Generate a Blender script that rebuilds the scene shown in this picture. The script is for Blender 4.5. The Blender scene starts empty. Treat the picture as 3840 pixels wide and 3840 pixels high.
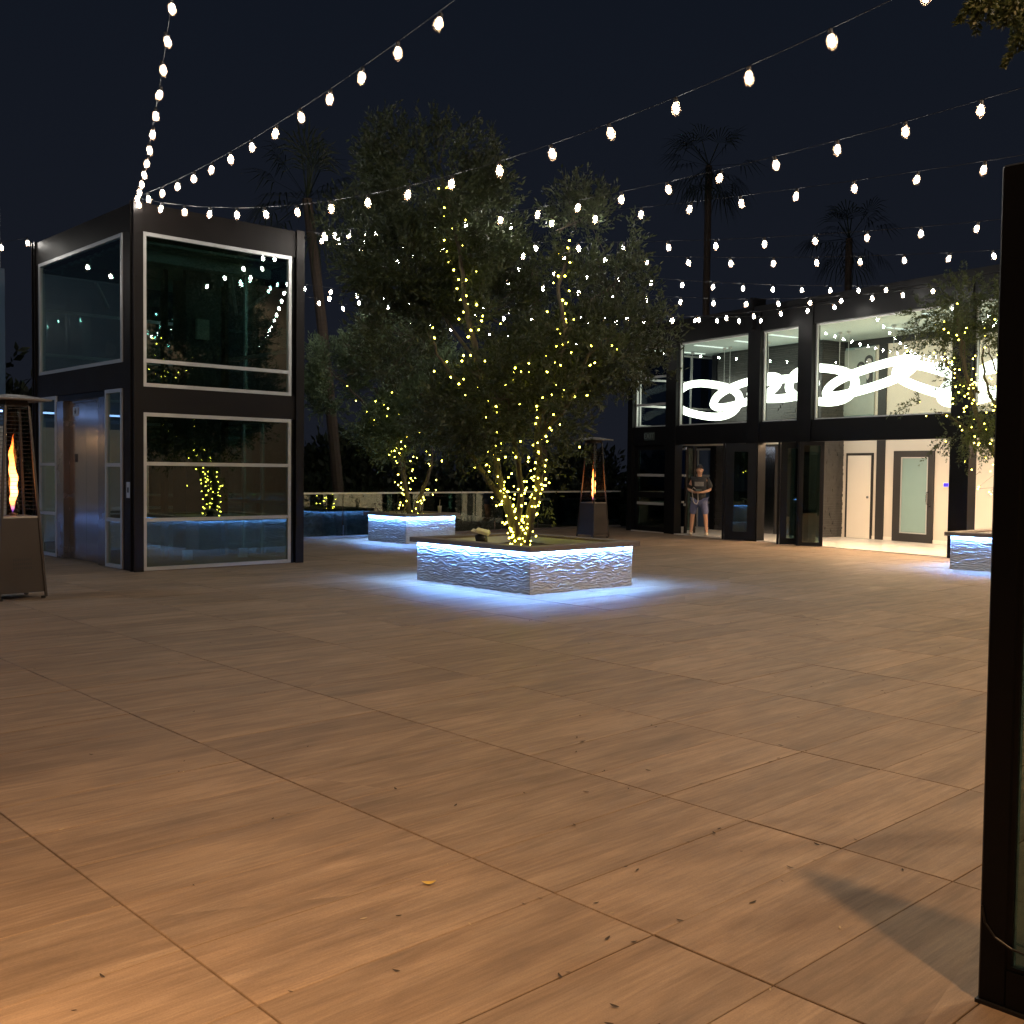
import bpy, bmesh, math, random
import numpy as np
from mathutils import Vector, Matrix

random.seed(7)
RNG = np.random.default_rng(7)
SC = bpy.context.scene
COL = SC.collection
R = math.radians

# ---------------------------------------------------------------- camera
cam_data = bpy.data.cameras.new('camera')
cam_data.sensor_fit = 'HORIZONTAL'
cam_data.sensor_width = 36.0
cam_data.lens = 36.953
cam_data.clip_start = 0.05
cam_data.clip_end = 2000
cam = bpy.data.objects.new('camera', cam_data)
COL.objects.link(cam)
pitch, roll, yaw = -0.03909055, 0.01185082, 0.81899246
fw = Vector((math.cos(yaw) * math.cos(pitch), math.sin(yaw) * math.cos(pitch), math.sin(pitch)))
rt = Vector((math.sin(yaw), -math.cos(yaw), 0))
up = rt.cross(fw)
rt2 = rt * math.cos(roll) + up * math.sin(roll)
up2 = up * math.cos(roll) - rt * math.sin(roll)
m = Matrix((rt2, up2, -fw)).transposed().to_4x4()
m.translation = Vector((0, 0, 1.6))
cam.matrix_world = m
SC.camera = cam

# ---------------------------------------------------------------- world: night sky with city glow, no sun
w = bpy.data.worlds.new('World')
SC.world = w
w.use_nodes = True
nt = w.node_tree
nt.nodes.clear()
wo = nt.nodes.new('ShaderNodeOutputWorld')
tc = nt.nodes.new('ShaderNodeTexCoord')
sx = nt.nodes.new('ShaderNodeSeparateXYZ')
nt.links.new(tc.outputs['Generated'], sx.inputs[0])
rp = nt.nodes.new('ShaderNodeValToRGB')
rp.color_ramp.elements[0].position = 0.0
rp.color_ramp.elements[0].color = (0.0092, 0.0108, 0.0165, 1)
rp.color_ramp.elements[1].position = 0.6
rp.color_ramp.elements[1].color = (0.0040, 0.0066, 0.0125, 1)
nt.links.new(sx.outputs['Z'], rp.inputs[0])
bg = nt.nodes.new('ShaderNodeBackground')
bg.inputs[1].default_value = 1.0
nt.links.new(rp.outputs[0], bg.inputs[0])
nt.links.new(bg.outputs[0], wo.inputs[0])

# ---------------------------------------------------------------- render / exposure
SC.render.engine = 'CYCLES'
SC.view_settings.view_transform = 'Standard'
SC.view_settings.look = 'None'
SC.view_settings.gamma = 1.0
SC.view_settings.exposure = 0.0
try:
    SC.view_settings.use_curve_mapping = False
except Exception:
    pass
cy = SC.cycles
cy.use_denoising = True
try:
    cy.denoiser = 'OPENIMAGEDENOISE'
    cy.denoising_prefilter = 'ACCURATE'
except Exception:
    pass
cy.max_bounces = 8
cy.diffuse_bounces = 3
cy.glossy_bounces = 5
cy.transmission_bounces = 4
cy.transparent_max_bounces = 24
cy.caustics_reflective = False
cy.caustics_refractive = False
cy.sample_clamp_indirect = 4.0
cy.use_light_tree = True

# tunable lights
LAMP_W = 560.0          # each assumed arm lamp on the added near building
LED_S = 560.0            # planter LED strip
BULB_S = 140.0
FAIRY_S = 26.0
CHAND_S = 4.8
COVE_S = 190.0  # unseen warm lobby strips, assumed from the lit walls

# ================================================================ helpers
def tag(o, label=None, cat=None, group=None, kind=None):
    if label: o['label'] = label
    if cat: o['category'] = cat
    if group: o['group'] = group
    if kind: o['kind'] = kind
    return o


def empty(name, loc=(0, 0, 0), rotz=0.0, label=None, cat=None, group=None):
    o = bpy.data.objects.new(name, None)
    o.empty_display_size = 0.2
    COL.objects.link(o)
    o.location = loc
    o.rotation_euler = (0, 0, rotz)
    return tag(o, label, cat, group)


class MB:
    """collects faces, then links them as one mesh object"""
    def __init__(self):
        self.v, self.f = [], []

    def add(self, vs, fs):
        n = len(self.v)
        self.v += [tuple(p) for p in vs]
        self.f += [tuple(i + n for i in f) for f in fs]
        return self

    def box(self, x0, x1, y0, y1, z0, z1):
        vs = [(x, y, z) for z in (z0, z1) for y in (y0, y1) for x in (x0, x1)]
        return self.add(vs, [(0, 2, 3, 1), (4, 5, 7, 6), (0, 1, 5, 4), (2, 6, 7, 3), (0, 4, 6, 2), (1, 3, 7, 5)])

    def cbox(self, x0, x1, y0, y1, z0, z1, c=0.004):
        """box with chamfered vertical and top edges"""
        P = lambda d, z: [(x0 + d, y0, z), (x1 - d, y0, z), (x1, y0 + d, z), (x1, y1 - d, z),
                          (x1 - d, y1, z), (x0 + d, y1, z), (x0, y1 - d, z), (x0, y0 + d, z)]
        a, b = P(c, z0), P(c, z1 - c)
        t = [(x0 + c, y0 + c, z1), (x1 - c, y0 + c, z1), (x1 - c, y1 - c, z1), (x0 + c, y1 - c, z1)]
        n = len(self.v)
        self.v += a + b + t
        for i in range(8):
            j = (i + 1) % 8
            self.f.append((n + i, n + j, n + 8 + j, n + 8 + i))
        q = n + 16
        self.f += [(n + 8, n + 9, q + 1, q), (n + 10, n + 11, q + 2, q + 1), (n + 12, n + 13, q + 3, q + 2), (n + 14, n + 15, q, q + 3),
                   (n + 9, n + 10, q + 1), (n + 11, n + 12, q + 2), (n + 13, n + 14, q + 3), (n + 15, n + 8, q), (q, q + 1, q + 2, q + 3),
                   tuple(n + 7 - i for i in range(8))]
        return self

    def bar(self, a, b, wx, wy, roll=0.0):
        """box section from a to b"""
        a, b = Vector(a), Vector(b)
        d = (b - a).normalized()
        h = Vector((0, 0, 1)) if abs(d.z) < 0.95 else Vector((0, 1, 0))
        s = d.cross(h).normalized()
        t = s.cross(d)
        if roll:
            q = Matrix.Rotation(roll, 3, d)
            s, t = q @ s, q @ t
        vs = []
        for p in (a, b):
            for i, j in ((-1, -1), (1, -1), (1, 1), (-1, 1)):
                vs.append(p + s * (wx / 2 * i) + t * (wy / 2 * j))
        return self.add(vs, [(3, 2, 1, 0), (4, 5, 6, 7), (0, 1, 5, 4), (1, 2, 6, 5), (2, 3, 7, 6), (3, 0, 4, 7)])

    def tube(self, pts, rad, n=8, cap=True, closed=False):
        pts = [Vector(p) for p in pts]
        if not hasattr(rad, '__len__'): rad = [rad] * len(pts)
        N = len(pts)
        base = len(self.v)
        prev = None
        for i, p in enumerate(pts):
            if closed:
                d = (pts[(i + 1) % N] - pts[i - 1]).normalized()
            else:
                d = (pts[min(i + 1, N - 1)] - pts[max(i - 1, 0)]).normalized()
            if prev is None:
                h = Vector((0, 0, 1)) if abs(d.z) < 0.9 else Vector((1, 0, 0))
                s = d.cross(h).normalized()
            else:
                s = (prev - d * prev.dot(d)).normalized()
            prev = s
            t = d.cross(s)
            for k in range(n):
                a = 2 * math.pi * k / n
                self.v.append(tuple(p + (s * math.cos(a) + t * math.sin(a)) * rad[i]))
        M = N if closed else N - 1
        for i in range(M):
            j = (i + 1) % N
            for k in range(n):
                l = (k + 1) % n
                self.f.append((base + i * n + k, base + i * n + l, base + j * n + l, base + j * n + k))
        if cap and not closed:
            self.f.append(tuple(base + k for k in range(n))[::-1])
            self.f.append(tuple(base + (N - 1) * n + k for k in range(n)))
        return self

    def lathe(self, prof, n=12, c=(0, 0, 0), squash=None):
        """prof: list of (r, z)"""
        base = len(self.v)
        for r, z in prof:
            for k in range(n):
                a = 2 * math.pi * k / n
                self.v.append((c[0] + r * math.cos(a), c[1] + r * math.sin(a), c[2] + z))
        for i in range(len(prof) - 1):
            for k in range(n):
                l = (k + 1) % n
                self.f.append((base + i * n + k, base + i * n + l, base + (i + 1) * n + l, base + (i + 1) * n + k))
        if prof[0][0] > 1e-5: self.f.append(tuple(base + k for k in range(n))[::-1])
        if prof[-1][0] > 1e-5: self.f.append(tuple(base + (len(prof) - 1) * n + k for k in range(n)))
        return self

    def frustum(self, cx, cy, z0, h0, z1, h1, rot=0.0):
        """square frustum, half widths h0 / h1"""
        vs = []
        for z, h in ((z0, h0), (z1, h1)):
            for i, j in ((-1, -1), (1, -1), (1, 1), (-1, 1)):
                x, y = i * h, j * h
                vs.append((cx + x * math.cos(rot) - y * math.sin(rot), cy + x * math.sin(rot) + y * math.cos(rot), z))
        return self.add(vs, [(3, 2, 1, 0), (4, 5, 6, 7), (0, 1, 5, 4), (1, 2, 6, 5), (2, 3, 7, 6), (3, 0, 4, 7)])

    def build(self, name, mat, parent=None, local=False, smooth=False, bevel=0.0):
        me = bpy.data.meshes.new(name)
        off = Vector((0, 0, 0))
        if parent is not None and not local:
            off = world_off(parent)
        vs = np.array(self.v, dtype=np.float64) - np.array(off)
        me.from_pydata(vs.tolist(), [], self.f)
        me.update()
        o = link(name, me, mat, parent)
        if smooth:
            me.polygons.foreach_set('use_smooth', [True] * len(me.polygons))
        if bevel:
            b = o.modifiers.new('bevel', 'BEVEL')
            b.width = bevel; b.segments = 2; b.limit_method = 'ANGLE'
        return o


def world_off(p):
    v = Vector((0, 0, 0))
    while p is not None:
        v += Vector(p.location)
        p = p.parent
    return v


def link(name, me, mat, parent=None):
    o = bpy.data.objects.new(name, me)
    COL.objects.link(o)
    if mat is not None: me.materials.append(mat)
    if parent is not None: o.parent = parent
    return o


def fast_mesh(name, V, F4, mat, parent=None, smooth=False):
    """numpy quads -> mesh"""
    me = bpy.data.meshes.new(name)
    V = np.asarray(V, dtype=np.float32); F4 = np.asarray(F4, dtype=np.int32)
    me.vertices.add(len(V)); me.vertices.foreach_set('co', V.ravel())
    n = F4.shape[1]
    me.loops.add(F4.size); me.loops.foreach_set('vertex_index', F4.ravel())
    me.polygons.add(len(F4))
    me.polygons.foreach_set('loop_start', np.arange(0, F4.size, n, dtype=np.int32))
    try:
        me.polygons.foreach_set('loop_total', np.full(len(F4), n, dtype=np.int32))
    except Exception:
        pass
    if smooth: me.polygons.foreach_set('use_smooth', np.ones(len(F4), dtype=bool))
    me.update(calc_edges=True); me.validate()
    return link(name, me, mat, parent)


def dup(o, parent=None, loc=None):
    c = o.copy()
    COL.objects.link(c)
    if parent is not None: c.parent = parent
    if loc is not None: c.location = loc
    return c


def vnoise(x, y, seed=0):
    """smooth value noise in [-1,1]"""
    x = np.asarray(x); y = np.asarray(y)
    xi = np.floor(x).astype(np.int64); yi = np.floor(y).astype(np.int64)
    fx = x - xi; fy = y - yi
    fx = fx * fx * (3 - 2 * fx); fy = fy * fy * (3 - 2 * fy)

    def h(a, b):
        n = (a * 374761393 + b * 668265263 + seed * 974634777) & 0x7fffffff
        n = ((n ^ (n >> 13)) * 1274126177) & 0x7fffffff
        return ((n ^ (n >> 16)) & 0xffff) / 32767.5 - 1.0
    return (h(xi, yi) * (1 - fx) + h(xi + 1, yi) * fx) * (1 - fy) + (h(xi, yi + 1) * (1 - fx) + h(xi + 1, yi + 1) * fx) * fy


# ================================================================ materials
def nmat(name):
    mt = bpy.data.materials.new(name)
    mt.use_nodes = True
    t = mt.node_tree
    return mt, t, t.nodes['Principled BSDF'], t.nodes['Material Output']


def pmat(name, col, rough=0.5, metal=0.0, var=0.15, scale=3.0, bump=0.0, bscale=40.0, spec=0.5, stretch=None):
    """principled with noise-varied colour / roughness and optional fine bump"""
    mt, t, b, out = nmat(name)
    N, L = t.nodes.new, t.links.new
    tcn = N('ShaderNodeTexCoord')
    mp = N('ShaderNodeMapping')
    L(tcn.outputs['Object'], mp.inputs[0])
    if stretch: mp.inputs['Scale'].default_value = stretch
    nz = N('ShaderNodeTexNoise')
    nz.inputs['Scale'].default_value = scale
    nz.inputs['Detail'].default_value = 5
    L(mp.outputs[0], nz.inputs['Vector'])
    mx = N('ShaderNodeMix'); mx.data_type = 'RGBA'
    mx.inputs[6].default_value = tuple(c * (1 - var) for c in col) + (1,)
    mx.inputs[7].default_value = tuple(min(1, c * (1 + var)) for c in col) + (1,)
    L(nz.outputs['Fac'], mx.inputs[0])
    L(mx.outputs[2], b.inputs['Base Color'])
    mr = N('ShaderNodeMapRange')
    mr.inputs['To Min'].default_value = max(0.02, rough - 0.08)
    mr.inputs['To Max'].default_value = min(1, rough + 0.08)
    L(nz.outputs['Fac'], mr.inputs['Value'])
    L(mr.outputs[0], b.inputs['Roughness'])
    b.inputs['Metallic'].default_value = metal
    b.inputs['Specular IOR Level'].default_value = spec
    if bump:
        n2 = N('ShaderNodeTexNoise')
        n2.inputs['Scale'].default_value = bscale
        n2.inputs['Detail'].default_value = 4
        L(mp.outputs[0], n2.inputs['Vector'])
        bp = N('ShaderNodeBump')
        bp.inputs['Strength'].default_value = bump
        bp.inputs['Distance'].default_value = 0.01
        L(n2.outputs['Fac'], bp.inputs['Height'])
        L(bp.outputs[0], b.inputs['Normal'])
    return mt


def emat(name, col, strength):
    mt = bpy.data.materials.new(name)
    mt.use_nodes = True
    t = mt.node_tree
    t.nodes.clear()
    o = t.nodes.new('ShaderNodeOutputMaterial')
    e = t.nodes.new('ShaderNodeEmission')
    e.inputs[0].default_value = tuple(col) + (1,)
    e.inputs[1].default_value = strength
    t.links.new(e.outputs[0], o.inputs[0])
    return mt


def gmat(name, tint=(0.8, 0.9, 0.86), refl=1.0, base=0.04, rough=0.0, wob=0.0):
    """clear architectural glass: straight-through tint plus angle dependent mirror"""
    mt = bpy.data.materials.new(name)
    mt.use_nodes = True
    t = mt.node_tree
    t.nodes.clear()
    N, L = t.nodes.new, t.links.new
    o = N('ShaderNodeOutputMaterial')
    lw = N('ShaderNodeLayerWeight'); lw.inputs[0].default_value = 0.5
    pw = N('ShaderNodeMath'); pw.operation = 'POWER'; pw.inputs[1].default_value = 4.0
    L(lw.outputs['Facing'], pw.inputs[0])
    mr = N('ShaderNodeMapRange'); mr.inputs['To Min'].default_value = base; mr.inputs['To Max'].default_value = 1.0 * refl
    L(pw.outputs[0], mr.inputs['Value'])
    tr = N('ShaderNodeBsdfTransparent'); tr.inputs[0].default_value = tuple(tint) + (1,)
    gl = N('ShaderNodeBsdfGlossy'); gl.inputs['Roughness'].default_value = rough
    gl.inputs[0].default_value = (0.9, 1.0, 0.96, 1)
    if wob:
        tcn = N('ShaderNodeTexCoord')
        nz = N('ShaderNodeTexNoise'); nz.inputs['Scale'].default_value = 0.9; nz.inputs['Detail'].default_value = 1
        L(tcn.outputs['Object'], nz.inputs['Vector'])
        bp = N('ShaderNodeBump'); bp.inputs['Strength'].default_value = wob; bp.inputs['Distance'].default_value = 0.02
        L(nz.outputs['Fac'], bp.inputs['Height'])
        L(bp.outputs[0], gl.inputs['Normal'])
    mx = N('ShaderNodeMixShader')
    L(mr.outputs[0], mx.inputs[0]); L(tr.outputs[0], mx.inputs[1]); L(gl.outputs[0], mx.inputs[2])
    L(mx.outputs[0], o.inputs[0])
    return mt


def leafmat(name, c1, c2, rough=0.55, trans=0.25):
    mt, t, b, out = nmat(name)
    N, L = t.nodes.new, t.links.new
    g = N('ShaderNodeNewGeometry')
    nz = N('ShaderNodeTexNoise'); nz.inputs['Scale'].default_value = 2.2; nz.inputs['Detail'].default_value = 6; nz.inputs['Roughness'].default_value = 0.75
    L(g.outputs['Position'], nz.inputs['Vector'])
    rp = N('ShaderNodeValToRGB')
    rp.color_ramp.elements[0].position = 0.32; rp.color_ramp.elements[0].color = tuple(c1) + (1,)
    rp.color_ramp.elements[1].position = 0.68; rp.color_ramp.elements[1].color = tuple(c2) + (1,)
    L(nz.outputs['Fac'], rp.inputs[0])
    L(rp.outputs[0], b.inputs['Base Color'])
    b.inputs['Roughness'].default_value = rough
    tl = N('ShaderNodeBsdfTranslucent')
    L(rp.outputs[0], tl.inputs[0])
    mx = N('ShaderNodeMixShader'); mx.inputs[0].default_value = trans
    L(b.outputs[0], mx.inputs[1]); L(tl.outputs[0], mx.inputs[2]); L(mx.outputs[0], out.inputs[0])
    return mt


TX, TY = 1.262, 0.482          # paver module
OX, OY = 1.556, 1.79


def paver_mat():
    """wood-look porcelain: streaks along the paver's length, tone changing from paver to paver"""
    mt, t, b, out = nmat('wood_look_paver')
    N, L = t.nodes.new, t.links.new
    g = N('ShaderNodeNewGeometry')
    # paver index from position
    sub = N('ShaderNodeVectorMath'); sub.operation = 'SUBTRACT'; sub.inputs[1].default_value = (OX, OY, 0)
    L(g.outputs['Position'], sub.inputs[0])
    dv = N('ShaderNodeVectorMath'); dv.operation = 'DIVIDE'; dv.inputs[1].default_value = (TX, TY, 1000)
    L(sub.outputs[0], dv.inputs[0])
    fl = N('ShaderNodeVectorMath'); fl.operation = 'FLOOR'
    L(dv.outputs[0], fl.inputs[0])
    wn = N('ShaderNodeTexWhiteNoise'); wn.noise_dimensions = '3D'
    L(fl.outputs[0], wn.inputs['Vector'])
    # shift the grain per paver
    sc = N('ShaderNodeVectorMath'); sc.operation = 'SCALE'; sc.inputs['Scale'].default_value = 37.0
    L(wn.outputs['Color'], sc.inputs[0])
    ad = N('ShaderNodeVectorMath'); ad.operation = 'ADD'
    L(g.outputs['Position'], ad.inputs[0]); L(sc.outputs[0], ad.inputs[1])

    def noise(scale, detail, rough=0.6, dist=0.0):
        mp = N('ShaderNodeMapping'); mp.inputs['Scale'].default_value = scale
        L(ad.outputs[0], mp.inputs[0])
        n = N('ShaderNodeTexNoise'); n.inputs['Scale'].default_value = 1.0; n.inputs['Detail'].default_value = detail
        n.inputs['Roughness'].default_value = rough; n.inputs['Distortion'].default_value = dist
        L(mp.outputs[0], n.inputs['Vector'])
        return n
    n1 = noise((0.9, 9.0, 1), 6, 0.65, 0.6)      # broad streaks
    n2 = noise((3.0, 60.0, 1), 5, 0.6, 0.3)      # fine grain
    n3 = noise((1.6, 4.2, 1), 7, 0.68, 0.4)       # cloudy wear
    rp = N('ShaderNodeValToRGB')
    e = rp.color_ramp.elements
    e[0].position = 0.30; e[0].color = (0.205, 0.141, 0.092, 1)
    e[1].position = 0.72; e[1].color = (0.325, 0.239, 0.165, 1)
    k = e.new(0.5); k.color = (0.266, 0.188, 0.126, 1)
    L(n1.outputs['Fac'], rp.inputs[0])
    m1 = N('ShaderNodeMix'); m1.data_type = 'RGBA'; m1.blend_type = 'OVERLAY'; m1.inputs[0].default_value = 0.16
    L(rp.outputs[0], m1.inputs[6])
    gr = N('ShaderNodeMapRange'); gr.inputs['From Min'].default_value = 0.3; gr.inputs['From Max'].default_value = 0.7
    L(n2.outputs['Fac'], gr.inputs['Value'])
    L(gr.outputs[0], m1.inputs[7])
    n4 = noise((150.0, 210.0, 1), 2, 0.5, 0.0)
    m2 = N('ShaderNodeMix'); m2.data_type = 'RGBA'; m2.blend_type = 'OVERLAY'; m2.inputs[0].default_value = 0.22
    L(m1.outputs[2], m2.inputs[6]); L(n4.outputs['Fac'], m2.inputs[7])
    # per paver tone
    hs = N('ShaderNodeHueSaturation')
    vr = N('ShaderNodeMapRange'); vr.inputs['To Min'].default_value = 0.87; vr.inputs['To Max'].default_value = 1.10
    L(wn.outputs['Value'], vr.inputs['Value'])
    cv = N('ShaderNodeMapRange'); cv.inputs['From Min'].default_value = 0.3; cv.inputs['From Max'].default_value = 0.7
    cv.inputs['To Min'].default_value = 0.74; cv.inputs['To Max'].default_value = 1.18
    L(n3.outputs['Fac'], cv.inputs['Value'])
    mu = N('ShaderNodeMath'); mu.operation = 'MULTIPLY'
    L(vr.outputs[0], mu.inputs[0]); L(cv.outputs[0], mu.inputs[1])
    L(mu.outputs[0], hs.inputs['Value'])
    L(m2.outputs[2], hs.inputs['Color'])
    L(hs.outputs[0], b.inputs['Base Color'])
    rr = N('ShaderNodeMapRange'); rr.inputs['To Min'].default_value = 0.50; rr.inputs['To Max'].default_value = 0.74
    L(n3.outputs['Fac'], rr.inputs['Value'])
    L(rr.outputs[0], b.inputs['Roughness'])
    b.inputs['Specular IOR Level'].default_value = 0.35
    bp = N('ShaderNodeBump'); bp.inputs['Strength'].default_value = 0.25; bp.inputs['Distance'].default_value = 0.004
    L(n2.outputs['Fac'], bp.inputs['Height'])
    L(bp.outputs[0], b.inputs['Normal'])
    return mt


M = {}
M['paver'] = paver_mat()
M['grout'] = pmat('dark_grout', (0.045, 0.036, 0.028), 0.9)
M['ground'] = pmat('dark_ground', (0.03, 0.032, 0.028), 0.95, scale=0.2)
M['bronze'] = pmat('dark_bronze_steel', (0.0115, 0.0088, 0.0080), 0.52, var=0.25, scale=1.4, bump=0.05, bscale=60, spec=0.16)
M['black'] = pmat('black_painted_steel', (0.0050, 0.0050, 0.0058), 0.42, var=0.25, scale=1.2, bump=0.04, bscale=60, spec=0.16)
M['blackin'] = pmat('black_interior_panel', (0.020, 0.019, 0.019), 0.5)
M['alu'] = pmat('brushed_aluminium', (0.52, 0.52, 0.52), 0.42, metal=0.5, var=0.08, scale=4)
M['steel'] = pmat('satin_steel', (0.40, 0.40, 0.41), 0.20, metal=1.0, var=0.05, scale=2, bump=0.02, bscale=2, stretch=(1, 60, 1))
M['mirror'] = pmat('polished_steel', (0.30, 0.31, 0.34), 0.26, metal=1.0, var=0.05, scale=2, bump=0.6, bscale=2.0)
M['glass'] = gmat('clear_green_glass', (0.47, 0.61, 0.60), base=0.17, wob=0.02)
M['glassb'] = gmat('building_glass', (0.90, 0.96, 0.93), base=0.045)
M['glassd'] = gmat('dark_tinted_glass', (0.30, 0.42, 0.40), base=0.10)
M['glassn'] = gmat('navy_glass', (0.25, 0.36, 0.50), base=0.004, refl=0.004)
M['rail'] = gmat('railing_glass', (0.50, 0.60, 0.58), base=0.13)
M['tubeg'] = gmat('smoked_glass_tube', (0.72, 0.50, 0.38), base=0.05)
M['deck'] = pmat('corrugated_deck', (0.22, 0.28, 0.26), 0.55)
M['roof'] = pmat('dark_roof_membrane', (0.05, 0.05, 0.055), 0.85)
M['stone'] = pmat('split_stone_cladding', (0.47, 0.495, 0.52), 0.80, var=0.18, scale=9, bump=0.25, bscale=55)
M['cap'] = pmat('planter_cap_stone', (0.15, 0.12, 0.105), 0.7, var=0.2, scale=6, bump=0.15)
M['soil'] = pmat('dark_soil', (0.030, 0.022, 0.017), 0.95, var=0.5, scale=14, bump=0.8, bscale=30)
M['led'] = emat('cool_led', (0.16, 0.40, 1.0), LED_S)
M['led_dim'] = emat('dim_cool_led', (0.30, 0.48, 1.0), 4.0)
M['led_mid'] = emat('assumed_planter_led', (0.20, 0.38, 1.0), 40.0)
M['bulb'] = emat('warm_white_bulb', (1.0, 0.96, 0.88), BULB_S)
def halomat():
    mt = bpy.data.materials.new('bulb_halo_shell'); mt.use_nodes = True
    t = mt.node_tree; t.nodes.clear()
    N, L = t.nodes.new, t.links.new
    o = N('ShaderNodeOutputMaterial'); tr = N('ShaderNodeBsdfTransparent'); tl = N('ShaderNodeBsdfTranslucent')
    tl.inputs[0].default_value = (1.0, .62, .38, 1)
    mx = N('ShaderNodeMixShader'); mx.inputs[0].default_value = 0.032
    L(tr.outputs[0], mx.inputs[1]); L(tl.outputs[0], mx.inputs[2]); L(mx.outputs[0], o.inputs[0])
    return mt
M['halo'] = halomat()  # bulb envelope made wide and hazy to imitate the glow halo
M['socket'] = pmat('black_socket', (0.02, 0.017, 0.015), 0.5)
M['railtop'] = pmat('pale_metal_rail', (0.72, 0.68, 0.58), 0.35, metal=0.2, var=0.1, scale=1.5)
M['wire'] = pmat('dark_cable', (0.008, 0.008, 0.009), 0.5)
M['fairy'] = emat('yellow_fairy_bulb', (1.0, 0.87, 0.09), FAIRY_S)
M['chand'] = emat('frosted_chandelier_glow', (1.0, 0.97, 0.86), CHAND_S)
M['cove'] = emat('assumed_warm_strip', (1.0, 0.67, 0.39), COVE_S)
M['ceil_light'] = emat('dim_ceiling_slot', (0.95, 1.0, 0.92), 1.3)
M['wall'] = pmat('cream_wall_paint', (0.62, 0.56, 0.48), 0.75, var=0.03)
M['ceil'] = pmat('pale_ceiling', (0.30, 0.36, 0.34), 0.8, var=0.04)
M['floor_in'] = pmat('pale_polished_floor', (0.72, 0.68, 0.62), 0.22, var=0.04)
M['white'] = pmat('white_door_paint', (0.76, 0.70, 0.61), 0.5, var=0.03)
M['frost'] = pmat('frosted_teal_glass', (0.22, 0.33, 0.32), 0.32, var=0.05)
M['dstone'] = pmat('dark_ledger_stone', (0.045, 0.043, 0.041), 0.38, var=0.5, scale=8, bump=0.4, bscale=30)
M['bark'] = pmat('olive_bark', (0.062, 0.050, 0.036), 0.9, var=0.4, scale=12, bump=0.7, bscale=35, stretch=(1, 1, 0.35))
M['pbark'] = pmat('palm_bark', (0.085, 0.062, 0.048), 0.9, var=0.3, scale=9, bump=0.8, bscale=16, stretch=(0.4, 0.4, 2.5))
M['leaf'] = leafmat('olive_leaf', (0.011, 0.016, 0.007), (0.060, 0.080, 0.029))
M['leaf2'] = leafmat('olive_leaf_green', (0.032, 0.050, 0.023), (0.125, 0.175, 0.088))
M['leaf3'] = leafmat('conifer_spray', (0.030, 0.044, 0.016), (0.090, 0.115, 0.040))
M['dleaf'] = leafmat('night_tree_leaf', (0.018, 0.026, 0.013), (0.045, 0.060, 0.030))
M['palm'] = leafmat('palm_frond', (0.022, 0.030, 0.016), (0.055, 0.070, 0.036))
M['shrub'] = leafmat('dark_shrub_leaf', (0.012, 0.015, 0.013), (0.030, 0.034, 0.030))
M['hsteel'] = pmat('heater_dark_steel', (0.055, 0.046, 0.042), 0.38, metal=0.4, var=0.2, scale=3)
M['hcap'] = pmat('heater_reflector', (0.42, 0.40, 0.37), 0.35, metal=0.8)
M['flame'] = None
M['skin'] = pmat('skin', (0.50, 0.27, 0.17), 0.5, var=0.08, scale=20)
M['tshirt'] = pmat('black_cotton', (0.015, 0.015, 0.016), 0.85)
M['print'] = pmat('grey_shirt_print', (0.20, 0.18, 0.16), 0.85, var=0.4, scale=25)
M['shorts'] = pmat('slate_blue_cotton', (0.10, 0.11, 0.20), 0.85, var=0.3, scale=30)
M['shoe'] = pmat('beige_canvas', (0.55, 0.46, 0.35), 0.8)
M['hair'] = pmat('dark_hair', (0.018, 0.012, 0.009), 0.6)
M['eye'] = pmat('dark_eye', (0.02, 0.015, 0.012), 0.3)
M['lip'] = pmat('lip_skin', (0.33, 0.13, 0.10), 0.5)
M['phone'] = pmat('black_plastic', (0.02, 0.02, 0.022), 0.3)
M['cable'] = pmat('pale_cable', (0.55, 0.50, 0.42), 0.6)
M['paper'] = pmat('pale_plastic', (0.50, 0.46, 0.36), 0.6)
M['screen'] = emat('blue_screen', (0.08, 0.05, 1.0), 1.6)
M['plate'] = pmat('satin_plate', (0.55, 0.56, 0.58), 0.4, metal=0.3)
M['sign'] = pmat('dark_green_sign', (0.030, 0.042, 0.042), 0.5)
M['signtx'] = pmat('sign_letter', (0.12, 0.15, 0.14), 0.5)
M['photo'] = pmat('grey_print', (0.30, 0.33, 0.30), 0.6, var=0.1)
M['photod'] = pmat('dark_print', (0.03, 0.03, 0.032), 0.6)
M['photol'] = pmat('pale_print', (0.42, 0.40, 0.38), 0.6)
M['dry'] = pmat('dry_leaf_brown', (0.045, 0.030, 0.018), 0.8, var=0.4, scale=30)
M['pale_leaf'] = pmat('dry_leaf_pale', (0.42, 0.33, 0.20), 0.8, var=0.3, scale=30)
M['yellow_leaf'] = pmat('yellow_leaf', (0.62, 0.42, 0.08), 0.6, var=0.2, scale=30)
M['blueglow_pane'] = pmat('opaque_blue_glow', (0.07, 0.11, 0.19), 0.15, var=0.2, scale=1)  # opaque panel; bluish night and LED light put into its colour
M['soffit_fill'] = emat('cool_soffit_fill', (0.80, 0.88, 1.0), 9.0)  # added cool fill that brightens the entry, hidden behind the beam
M['blueglass'] = pmat('blue_grey_panel', (0.10, 0.15, 0.22), 0.25, var=0.15, scale=1)
M['lampglow'] = emat('assumed_warm_lamp_lens', (1.0, 0.62, 0.34), 8.0)
M['nwall'] = pmat('near_wall_render', (0.20, 0.15, 0.12), 0.8)
M['tent'] = pmat('white_canvas', (0.8, 0.8, 0.8), 0.7)


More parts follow.
